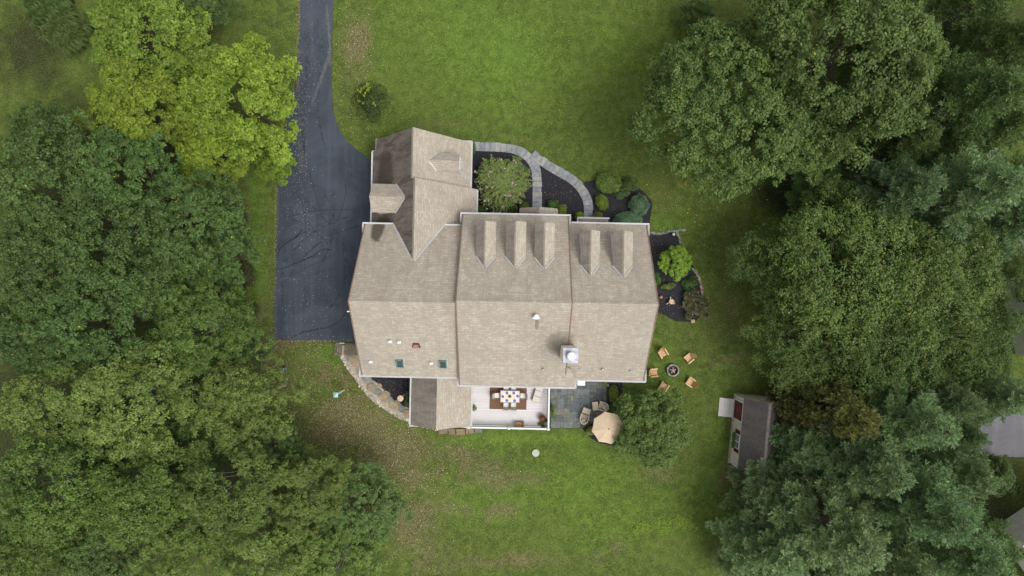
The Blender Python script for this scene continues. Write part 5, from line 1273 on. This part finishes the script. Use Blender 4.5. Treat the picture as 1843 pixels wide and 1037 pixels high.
# ------------------------------------------------------------------ patio things
M_umb = simple('umbrella_canvas', (0.52, 0.41, 0.28), .85, .06, 2)
def umbrella():
    zu = 2.45; x, y = P(1095, 771, zu + .25); t = thing('patio_umbrella', 'beige octagonal patio umbrella half under the green tree', 'umbrella', (x, y, .1), .2)
    R = 1.5; mb = MB(); n = 8; top = (0, 0, zu + .42)
    for k in range(n):
        a, b = 2 * math.pi * k / n, 2 * math.pi * (k + 1) / n; m_ = (a + b) / 2
        ra = [(R * f * math.cos(a), R * f * math.sin(a), zu + .42 * (1 - f ** 1.25)) for f in (.12, .5, 1)]; rb_ = [(R * f * math.cos(b), R * f * math.sin(b), zu + .42 * (1 - f ** 1.25)) for f in (.12, .5, 1)]
        rm_ = [(R * f * .90 * math.cos(m_), R * f * .90 * math.sin(m_), zu + .42 * (1 - f ** 1.25) - .02 * f) for f in (.12, .5, 1)]
        mb.face([top, ra[0], rm_[0]]); mb.face([top, rm_[0], rb_[0]])
        for i in range(2): mb.face([ra[i], ra[i + 1], rm_[i + 1], rm_[i]]); mb.face([rm_[i], rm_[i + 1], rb_[i + 1], rb_[i]])
        mb.face([ra[2], (ra[2][0], ra[2][1], ra[2][2] - .1), (rm_[2][0], rm_[2][1], rm_[2][2] - .1), rm_[2]]); mb.face([rm_[2], (rm_[2][0], rm_[2][1], rm_[2][2] - .1), (rb_[2][0], rb_[2][1], rb_[2][2] - .1), rb_[2]])
    cn = mb.build('canopy', M_umb, t)
    mb = MB()
    for k in range(8): a = 2 * math.pi * k / 8; mb.tube([(0, 0, zu + .38), (R * .97 * math.cos(a), R * .97 * math.sin(a), zu - .02)], .012, 4)
    mb.build('ribs', M_alu, cn)
    mb = MB(); mb.tube([(0, 0, 0), (0, 0, zu + .5)], .025, 8); mb.lathe((0, 0, zu + .42), [(.05, 0), (.06, .05), (.02, .12)], 10); mb.build('pole', M_alu, t)
    mb = MB(); mb.lathe((0, 0, 0), [(.28, 0), (.28, .05), (.08, .1), (.04, .3)], 16); mb.build('base', M_alu, t)
umbrella()
M_wickp = simple('pale_wicker', (0.60, 0.52, 0.42), .8, .2, 22, bmp=.4); M_cush = simple('taupe_cushion', (0.46, 0.39, 0.30), .9, .1, 8); M_cushl = simple('cream_cushion', (0.62, 0.53, 0.42), .9, .08, 8)
def armchair(label, px, py, rz, light=False):
    t = thing('wicker_armchair', label, 'armchair', (*P(px, py, .4), .108), rz, 'wicker armchairs on the patio')
    mb = MB(); mb.box((0, -.03, .2), (.62, .62, .3), bev=.04)
    # horseshoe arm and back rim
    pts = [(-.37, -.42, .52)] + [(-.37, -.1, .54)] + [(.37 * math.cos(a), .05 + .40 * math.sin(a), .56 + .16 * math.sin(a)) for a in [math.pi - k * math.pi / 8 for k in range(9)]] + [(.37, -.1, .54), (.37, -.42, .52)]
    mb.tube(pts, .062, 8)
    for k in range(len(pts) - 1):
        a, b = pts[k], pts[k + 1]; mb.face([(a[0], a[1], .08), (b[0], b[1], .08), (b[0], b[1], b[2]), (a[0], a[1], a[2])])
    mb.build('wicker_body', M_wickp, t)
    mb = MB(); mb.box((0, -.06, .40), (.58, .66, .12), bev=.04); mb.build('seat', M_cush, t)
    mb = MB(); mb.box((0, .24, .58), (.52, .12, .36), rx=-.3, bev=.04); mb.build('backrest', M_cush, t)
    mb = MB(); mb.box((.04, .10, .58), (.34, .11, .28), rz=.25, rx=-.6, bev=.04); mb.build('pillow', simple('pillow_stripe', (.62, .57, .5), .9, .2, 10), t)
    return t
armchair('wicker armchair at the left of the umbrella', 1051, 753, math.pi - .28)
armchair('wicker armchair at the right, against the patio edge', 1085, 731, -math.pi / 2 - .25 + .5 * 0)
def ottoman(label, px, py, rz, dx, dy):
    t = thing('ottoman', label, 'ottoman', (*P(px, py, .4), .108), rz, 'footstools on the patio')
    mb = MB(); mb.box((0, 0, .17), (dx, dy, .28), bev=.03); mb.build('wicker_body', M_wickp, t)
    mb = MB(); mb.box((0, 0, .36), (dx + .03, dy + .03, .11), bev=.035); mb.build('cushion', M_cushl, t)
ottoman('cream footstool in front of the left wicker armchair', 1055.5, 740, -.32, .72, .52); ottoman('cream footstool in front of the right wicker armchair', 1071.5, 731, .12, .52, .76)
wc = thing('storage_cabinet', 'white flat topped cabinet on the patio under the house eave', 'cabinet', (*P(1046, 687, .9), .1), -TH)
mb = MB(); mb.box((0, 0, .44), (.66, .62, .86), bev=.02); mb.build('cabinet_body', M_white, wc); mb = MB(); mb.box((0, 0, .89), (.72, .7, .05), bev=.015); mb.build('lid', simple('cream_lid', (.80, .76, .70), .5, .05, 3), wc)

def potted(label, px, py, z0, pr, ph, potcol, pal, rad, h, seed, n=500, cat='potted plant', flowers=None, grp=None):
    z = z0 + ph + h * .5; t = thing('potted_plant', label, cat, (*P(px, py, z), z0), 0, grp)
    mb = MB(); mb.lathe((0, 0, 0), [(pr * .7, 0), (pr, ph * .9), (pr * 1.12, ph * .92), (pr * 1.12, ph), (pr * .9, ph), (pr * .9, ph * .93), (.01, ph * .93)], 18); mb.build('pot', simple('pot_glaze', potcol, .5, .15, 5), t)
    r = np.random.default_rng(seed); d = unit(r.normal(size=(n, 3))); d[:, 2] = np.abs(d[:, 2]); pos = d * np.array([rad, rad, h]) * r.uniform(.5, 1.05, (n, 1)) + np.array([0, 0, ph * .95])
    v = leaf_quads(pos, unit(d + r.normal(size=d.shape) * .6), .09 * r.uniform(.7, 1.4, n), .06 * r.uniform(.7, 1.3, n), r); col = tint(n, pal, r, .25)
    if flowers is not None: m = r.random(n) < .3; col[m] = np.array(flowers)
    o = bpy.data.objects.new('foliage', quads_mesh('foliage', v, col, M_shrub)); C.objects.link(o); o.parent = t
G = [(0.10, 0.19, 0.03), (0.07, 0.13, 0.03)]
potted('russet coleus in a pot in the deck corner', 976, 753, ZD, .2, .35, (.10, .05, .04), [(0.22, 0.08, 0.05), (0.30, 0.13, 0.06), (0.12, 0.11, 0.04)], .38, .4, 1, 600)
potted('dark leaved plant against the right deck railing', 982.5, 757, ZD, .15, .3, (.08, .05, .05), [(0.06, 0.025, 0.03), (0.10, 0.04, 0.04)], .18, .3, 2, 260)
potted('round green plant in a pot near the deck corner', 976, 763, ZD, .17, .25, (.06, .12, .05), G, .2, .15, 3, 300)
potted('white and green variegated plant beside the deck corner post', 981, 764, ZD, .15, .25, (.2, .2, .18), [(0.5, 0.55, 0.4), (0.15, 0.24, 0.06)], .2, .2, 4, 260)
potted('dark plant in a pot at the railing in the deck corner', 978, 768, ZD, .16, .25, (.03, .03, .03), [(0.05, 0.03, 0.03), (0.09, 0.07, 0.04)], .22, .2, 5, 260)
potted('small pot with a pink flower near the deck corner', 970, 763.5, ZD, .1, .18, (.12, .25, .08), G, .13, .1, 6, 160, flowers=(.75, .06, .35))
potted('trailing green plant beside the porch roof on the deck', 853, 735, ZD, .14, .9, (.5, .5, .48), [(0.18, 0.28, 0.03), (0.12, 0.20, 0.03)], .28, .25, 7, 340)
potted('square centrepiece plant on the dining table', 917.6, 714, zt2, .09, .1, (.14, .07, .04), [(0.08, 0.16, 0.03), (0.15, 0.24, 0.05)], .13, .10, 8, 160)
potted('lime green plant in a pale pot at the top of the patio', 1089, 690, .108, .18, .4, (.55, .6, .68), [(0.20, 0.30, 0.03), (0.14, 0.22, 0.03)], .24, .25, 9, 300)
potted('blue pot at the foot of the deck on the patio', 997, 750, .108, .14, .3, (.03, .06, .16), G, .12, .12, 10, 120)
potted('small blue and white pot beside the lime plant on the patio', 1094, 694, .108, .10, .2, (.5, .58, .75), [(.6, .65, .7), (.3, .4, .3)], .1, .1, 11, 80)

# fire pit and chairs
fx, fy = P(1211.5, 667, .3)
fp = thing('fire_pit', 'round stone ring fire pit with logs in the middle of the wooden chairs', 'fire pit', (fx, fy, 0))
r = random.Random(3)
mb = MB()
for lay in range(3):
    for k in range(16):
        a = 2 * math.pi * (k + .5 * lay) / 16; R = .50
        mb.box((R * math.cos(a), R * math.sin(a), .05 + lay * .11), (.16, .185, .10), rz=a, col=r.choice([(0.30, 0.27, 0.22), (0.24, 0.22, 0.19), (0.36, 0.33, 0.27), (0.20, 0.19, 0.17)]), bev=.015)
mb.build('stone_ring', M_stone, fp)
mb = MB(); mb.lathe((0, 0, 0), [(.41, 0), (.42, .34), (.455, .35), (.455, .33), (.40, .30), (.38, .12), (.01, .11)], 24); mb.build('steel_liner', simple('sooty_steel', (.018, .02, .028), .6), fp)
mb = MB()
for k in range(5): a = k * 1.256 + .3; mb.tube([(.02 * math.cos(a + 2), .02 * math.sin(a + 2), .33), (.27 * math.cos(a), .27 * math.sin(a), .2)], .05, 8)
mb.build('logs', simple('split_log', (0.50, 0.32, 0.24), .9, .3, 8), fp)
M_cedarw = simple('cedar_wood', (0.46, 0.27, 0.12), .75, .2, 9); M_cedarl = simple('cedar_wood_pale', (0.58, 0.37, 0.20), .75, .15, 9)
def adirondack(label):
    t = thing('adirondack_chair', label, 'chair', group='wooden chairs around the fire pit')
    mb = MB()
    for k in range(6): mb.box((0, -.26 + k * .095, .37 - k * .022), (.50, .085, .022), rx=-.2)
    mb.build('seat', M_cedarl, t)
    mb = MB(); nS = 6
    for k in range(nS):
        x = -.23 + k * .092; L = .82 - 1.6 * x * x * 2.0
        c = Vector((x, .27 + L / 2 * math.sin(.42), .26 + L / 2 * math.cos(.42))); mb.box(c, (.084, .022, L), rx=-.42, bev=.008)
    mb.build('backrest', M_cedarw, t)
    for s_ in (-1, 1): mb = MB(); mb.box((s_ * .345, -.02, .56), (.125, .72, .025), bev=.01); mb.build('armrest', M_cedarl, t)
    for s_ in (-1, 1):
        mb = MB(); mb.box((s_ * .29, -.30, .275), (.03, .09, .55)); mb.build('leg', M_cedarw, t)
        mb = MB(); mb.box((s_ * .265, .12, .19), (.025, .95, .10), rx=-.24); mb.box((s_ * .29, .30, .3), (.03, .06, .5)); mb.build('leg', M_cedarw, t)
    return t
a0 = None
for (px, py, dirx, lb) in [(1193.5, 636, None, 'wooden chair at the upper left of the fire pit'), (1240, 645, None, 'wooden chair at the upper right of the fire pit'), (1177, 671, None, 'wooden chair between the fire pit and the house roof'), (1195, 696, None, 'wooden chair partly covered by the patio tree'), (1243, 688, None, 'wooden chair at the lower right of the fire pit')]:
    x, y = P(px, py, .45); a = math.atan2(fy - y, fx - x) + math.pi / 2
    if a0 is None: a0 = adirondack(lb); a0.location = (x, y, 0); a0.rotation_euler[2] = a
    else: dup(a0, (x, y, 0), a, lb)

# ------------------------------------------------------------------ shed
def shed():
    rz = math.radians(-5.2); cx = (21.05 + 24.4) / 2; 
    ya = P(1333, 720, 2.3)[1]; yb = P(1333, 849, 2.3)[1]; cy = (ya + yb) / 2; L = (ya - yb) / math.cos(rz)
    x0 = P(1333, 785, 2.3)[0]; W = 3.35; cx = x0 + W / 2
    t = thing('garden_shed', 'cream garden shed with a brown roof, red doors and a ramp', 'shed', (cx, cy, 0), rz)
    ze, zr = 2.3, 4.05; h = W / 2; hl = L / 2
    mb = MB(); k = (zr - ze) / h
    slab(mb, [(-h, -hl), (0, -hl), (0, hl), (-h, hl)], lambda x, y: ze + k * (x + h), th=.08)
    slab(mb, [(0, -hl), (h, -hl), (h, hl), (0, hl)], lambda x, y: ze + k * (h - x), th=.08)
    t_ = -hl
    while t_ < hl - .1:
        e = min(t_ + .3, hl)
        slab(mb, [(-.12, t_), (0, t_), (0, e), (-.12, e)], lambda x, y: zr + .02 + k * x, th=.02, m=2, side=2); slab(mb, [(0, t_), (.12, t_), (.12, e), (0, e)], lambda x, y: zr + .02 - k * x, th=.02, m=2, side=2); t_ = e
    sm = shingle('brown_shingles', (0.092, 0.085, 0.085), (0.068, 0.062, 0.062), (0.078, 0.070, 0.068), streak=.35, streak_col=(.15, .13, .12))
    mb.build('roof', [sm, M_white, simple('ridge_shingle', (.19, .165, .155), .9)], t)
    wx = -h + .10; Mw = simple('cream_boards', (0.55, 0.52, 0.42), .8, .1, 3)
    mb = MB(); a, b = h - .10, hl - .12
    for q in ([(-a, b, .15), (-a, -b, .15), (-a, -b, ze), (-a, b, ze)], [(a, -b, .15), (a, b, .15), (a, b, ze), (a, -b, ze)], [(-a, -b, .15), (a, -b, .15), (a, -b, ze), (0, -b, zr - .1), (-a, -b, ze)], [(a, b, .15), (-a, b, .15), (-a, b, ze), (0, b, zr - .1), (a, b, ze)]): mb.face(q)
    mb.build('wall', Mw, t)
    mb = MB(); mb.box((0, 0, .08), (W + .12, L + .1, .16)); mb.build('base', simple('stone_base', (.30, .28, .2), .9, .3, 5), t)
    mb = MB()
    for s_ in (-1, 1): mb.box((-a - .02, s_ * (b - .03), 1.2), (.06, .12, 2.1)); 
    mb.box((-a - .03, 0, ze - .1), (.05, 2 * b, .12)); mb.build('corner_trim', M_white, t)
    Mr = simple('red_paint', (0.10, 0.014, 0.013), .6, .15, 4)
    yc = hl - 1.35
    for s_ in (-1, 1):
        mb = MB(); mb.box((-a - .04, yc + s_ * .42, 1.17), (.05, .82, 1.9), m=0)
        for zz in (.5, 1.15, 1.8): mb.box((-a - .068, yc + s_ * .42, zz), (.015, .7, .05), m=0)
        d = mb.build('door', Mr, t); mb = MB(); mb.box((-a - .09, yc + s_ * .08, 1.1), (.05, .03, .14)); mb.build('handle', M_alu, d)
    mb = MB()
    for s_ in (-1, 1): mb.box((-a - .045, yc + s_ * .89, 1.17), (.07, .1, 2.0))
    mb.box((-a - .045, yc, 2.16), (.07, 1.88, .1)); mb.build('door_frame', M_white, t)
    # ramp
    mb = MB(); 
    for k_ in range(12): mb.box((-a - .18 - .112 * k_, yc, .19 - .014 * k_), (.106, 1.75, .04), ry=-.12)
    mb.build('ramp', simple('grey_boards', (.50, .48, .46), .85, .15, 6), t)
    yw = -.85; mb = MB(); mb.box((-a - .04, yw, 1.45), (.05, 1.34, 1.0), m=0); 
    mb.box((-a - .07, yw - .32, 1.45), (.04, .52, .84), m=1); mb.box((-a - .07, yw + .32, 1.45), (.04, .52, .84), m=1)
    for zz in (-.22, .0, .22): mb.box((-a - .092, yw, 1.45 + zz), (.012, 1.2, .025), m=0)
    mb.build('window', [M_white, M_glass], t)
    for s_ in (-1, 1): mb = MB(); mb.box((-a - .04, yw + s_ * .86, 1.45), (.05, .32, 1.04)); mb.build('shutter', Mr, t)
    mb = MB(); mb.box((-a - .20, yw, .84), (.26, 1.4, .22)); fb = mb.build('planter_box', M_white, t)
    r = np.random.default_rng(5); n = 700; pos = np.stack([-a - .22 + r.normal(size=n) * .09, yw + r.uniform(-.72, .72, n), .98 + r.random(n) * .2], 1)
    o = bpy.data.objects.new('foliage', quads_mesh('foliage', leaf_quads(pos, unit(np.array([0, 0, 1.]) + r.normal(size=pos.shape) * .5), np.full(n, .1), np.full(n, .07), r), tint(n, [(.08, .15, .03), (.13, .2, .05)], r), M_shrub)); C.objects.link(o); o.parent = fb
    mb = MB(); mb.box((-a + .35, -b - .2, .3), (.75, .32, .5), m=0); mb.box((-a + .35, -b - .2, .57), (.8, .36, .03), m=1)
    o = mb.build('wooden_crate', [simple('dark_wood', (.05, .03, .022), .8), M_alu]); o.location = (cx, cy, 0); o.rotation_euler[2] = rz; tag(o, 'dark wooden crate against the lower end of the shed', 'crate')
shed()

# ------------------------------------------------------------------ garden ornaments
def post_thing(name, label, cat, px0, py0, ztop, head):
    x, y = P(px0, py0); t = thing(name, label, cat, (x, y, 0)); mb = MB(); mb.tube([(0, 0, 0), (0, 0, ztop)], .085, 8); mb.build('post', M_white, t); head(t, ztop); return t
def bird_head(t, z):
    mb = MB(); mb.box((0, 0, z + .12), (.26, .26, .26)); mb.lathe((.0, -.14, z + .12), [(.03, -.01), (.03, .01)], 8); mb.build('nest_box', M_white, t)
    mb = MB(); q = [(-.22, -.22, z + .24), (.22, -.22, z + .24), (.22, .22, z + .24), (-.22, .22, z + .24)]; tp = (0, 0, z + .42)
    for i in range(4): mb.face([q[i], q[(i + 1) % 4], tp])
    mb.face(q[::-1]); mb.build('roof', simple('aqua_roof', (.30, .58, .56), .5, .1, 5), t)
post_thing('bird_house', 'bird house with an aqua roof on a tall white post', 'bird house', 619, 702, 2.4, bird_head)
def table_head(t, z):
    mb = MB(); mb.lathe((0, 0, z), [(.10, -.1), (.24, 0), (.28, .03), (.28, .07), (.2, .08), (.02, .1)], 20); mb.build('tray', simple('tan_tray', (.50, .40, .29), .8, .15, 6), t)
post_thing('bird_feeder', 'round tan feeder on a white post in the pebbled bed', 'bird feeder', 728, 710, 2.0, table_head)
g = thing('gazing_ball', 'dark teal gazing ball on a short stand on the left lawn', 'ornament', (*P(514, 662.5), 0))
mb = MB(); mb.lathe((0, 0, .55), [(.2 * math.sin(t), -.2 * math.cos(t)) for t in [math.pi * k / 12 + .01 for k in range(12)]] + [(.005, .2)], 20); mb.build('ball', simple('teal_glass', (.02, .10, .14), .08, .1, 3, spec=.9), g, True)
mb = MB(); mb.lathe((0, 0, 0), [(.16, 0), (.13, .05), (.06, .12), (.05, .3), (.1, .37)], 14); mb.build('stand', M_alu, g, True)
s = thing('septic_lid', 'round pale lid set in the lawn below the deck', 'lid', (*P(964, 815), 0)); mb = MB(); mb.lathe((0, 0, 0), [(.35, 0), (.35, .09), (.33, .11), (.02, .12)], 32); mb.build('lid', simple('pale_plastic', (.38, .41, .32), .7, .25, 9), s)
mb = MB(); 
for k in range(8): a = k * math.pi / 4; mb.box((.30 * math.cos(a), .30 * math.sin(a), .115), (.03, .03, .015), rz=a)
mb.build('bolts', M_flash, s)
b = thing('bird_bath', 'tan fountain with three small legs in the right mulch bed', 'fountain', (*P(1208, 543, .4), .05))
mb = MB(); mb.lathe((0, 0, 0), [(.16, 0), (.08, .1), (.07, .4), (.22, .48), (.25, .53), (.22, .54), (.15, .5), (.01, .49)], 20); mb.build('bowl', simple('tan_concrete', (.55, .36, .25), .85, .15, 8), b, True)
for k in range(3): a = 1.6 + k * 2.09; mb = MB(); mb.box((.33 * math.cos(a), .33 * math.sin(a), .1), (.26, .11, .2), rz=a, bev=.03); mb.build('foot', simple('grey_concrete', (.36, .37, .36), .85, .15, 8), b)
c = thing('garden_lantern', 'small copper ball lantern at the house side of the right bed', 'lantern', (*P(1190, 535, .3), .05)); mb = MB(); mb.lathe((0, 0, .22), [(.02, -.17), (.12, -.12), (.17, 0), (.12, .12), (.02, .17)], 16); mb.build('globe', simple('copper', (.45, .22, .13), .4, .2, 6, metal=.3), c, True); mb = MB(); mb.lathe((0, 0, 0), [(.1, 0), (.04, .05), (.04, .1)], 10); mb.build('stand', M_alu, c)
c = thing('garden_lamp', 'small pale garden lamp at the top of the right bed', 'lamp', (*P(1212, 422, .3), .05)); mb = MB(); mb.tube([(0, 0, 0), (0, 0, .3)], .03, 8); mb.build('post', M_alu, c); mb = MB(); mb.lathe((0, 0, .3), [(.05, 0), (.14, .05), (.12, .1), (.02, .16)], 14); mb.build('lamp_shade', simple('mint_shade', (.45, .55, .48), .5), c)
c = thing('stone_block', 'square tan stone block at the bottom of the right bed', 'stone', (*P(1246, 578), 0.0)); mb = MB(); mb.box((0, 0, .13), (.34, .32, .26), rz=.1, bev=.04); mb.build('block', simple('tan_stone', (.48, .33, .25), .9, .2, 6), c)

# stone edging of the right bed
mb = MB(); r = random.Random(12); gcol = [(.22, .21, .18), (.16, .16, .14), (.28, .26, .22), (.12, .13, .12)]
ln = smooth_poly([(1170, 419), (1185, 421), (1205, 417), (1220, 415.5), (1232, 414)], 8, False) + smooth_poly([(1217, 417), (1222, 428), (1224, 436)], 8, False) + smooth_poly([(1246, 484), (1255, 496), (1261, 512), (1263, 528), (1262, 545)], 10, False)
for p in ln:
    for k in range(3):
        x, y = P(p[0] + r.uniform(-1.3, 1.3), p[1] + r.uniform(-1.5, 1.5)); s_ = r.uniform(.05, .11); mb.prism(irregular(x, y, s_, s_ * .8, r.uniform(0, 3), 6, r), 0, r.uniform(.08, .17), 0, r.choice(gcol if p[1] < 500 or p[1] > 530 else gcol + [(.4, .2, .14), (.45, .26, .2)]))
o = mb.build('stone_edging', M_stone); tag(o, 'rough grey stone edging around the right mulch bed', 'edging')

# wooden steps at the end of the driveway
st = thing('wooden_steps', 'weathered wooden pallet steps at the foot of the driveway', 'steps', (*P(616, 629), 0), -.05); M_old = simple('old_wood', (.16, .135, .10), .95, .35, 8)
for (x0, n, wd, h) in ((-.62, 5, .10, .16), (.35, 9, .10, .28)):
    mb = MB()
    for k in range(n): mb.box((x0 + k * (wd + .045), -.05 + (.1 if x0 > 0 else 0), h), (wd, 1.15, .04), rz=.01 * (k % 3))
    for s_ in (-1, 1): mb.box((x0 + n * .07, s_ * .42, h - .06), (n * .145, .08, .08))
    mb.build('tread', M_old, st)
mb = MB(); mb.box((.05, .62, .34), (.42, .07, .07)); mb.build('handle_bar', M_white, st)

# ------------------------------------------------------------------ beyond the trees on the right
M_road = asphalt('grey_asphalt', (0.095, 0.093, 0.102), (0.12, 0.116, 0.126))
sheet('road', rough_poly(px2(smooth_poly([(1762, 765), (1785, 748), (1840, 745), (1920, 750), (1960, 800), (1900, 818), (1840, 822), (1795, 821), (1770, 815), (1760, 795)], 4)), .03, .4, 3), .03, M_road)
sheet('road', px2([(1835, 430), (1850, 470), (1838, 520), (1842, 600), (1960, 640), (1990, 420)]), .03, M_road)
def neighbour(label, px, py, w_, d_, ze, zr, rz, mat, wallm):
    t = thing('neighbour_house', label, 'house', (*P(px, py, ze), 0), rz); h = w_ / 2; hl = d_ / 2; k = (zr - ze) / h; mb = MB()
    slab(mb, [(-h, -hl), (0, -hl), (0, hl), (-h, hl)], lambda x, y: ze + k * (x + h)); slab(mb, [(0, -hl), (h, -hl), (h, hl), (0, hl)], lambda x, y: ze + k * (h - x)); rf = mb.build('roof', [mat, M_white], t)
    mb = MB(); mb.box((0, 0, ze / 2), (w_ - .8, d_ - .8, ze)); 
    for y in (-hl * .5, 0, hl * .5):
        mb.box((-h + .38, y, ze - 1.5), (.06, 1.2, 1.3), m=1); mb.box((-h + .36, y, ze - 1.5), (.06, 1.0, 1.1), m=2)
    mb.build('wall', [wallm, M_white, M_glass], t)
    mb = MB(); mb.box((-h - .08, 0, ze - .05), (.15, d_, .12)); mb.build('gutter', M_white, rf)
sg = shingle('grey_shingles', (0.30, 0.285, 0.28), (0.24, 0.225, 0.22), (0.27, 0.24, 0.23), .3, (.15, .14, .13))
neighbour('neighbouring grey roofed house cut by the lower right edge', 1972, 1005, 9, 9, 4.0, 7.0, .6, sg, M_siding)
neighbour('neighbouring pale roofed house cut by the right edge, behind the loose leaved trees', 1945, 560, 8, 8, 3.5, 6.0, .2, shingle('pale_shingles', (.30, .30, .33), (.25, .25, .28), (.27, .27, .3), .2, (.3, .3, .3)), M_siding)
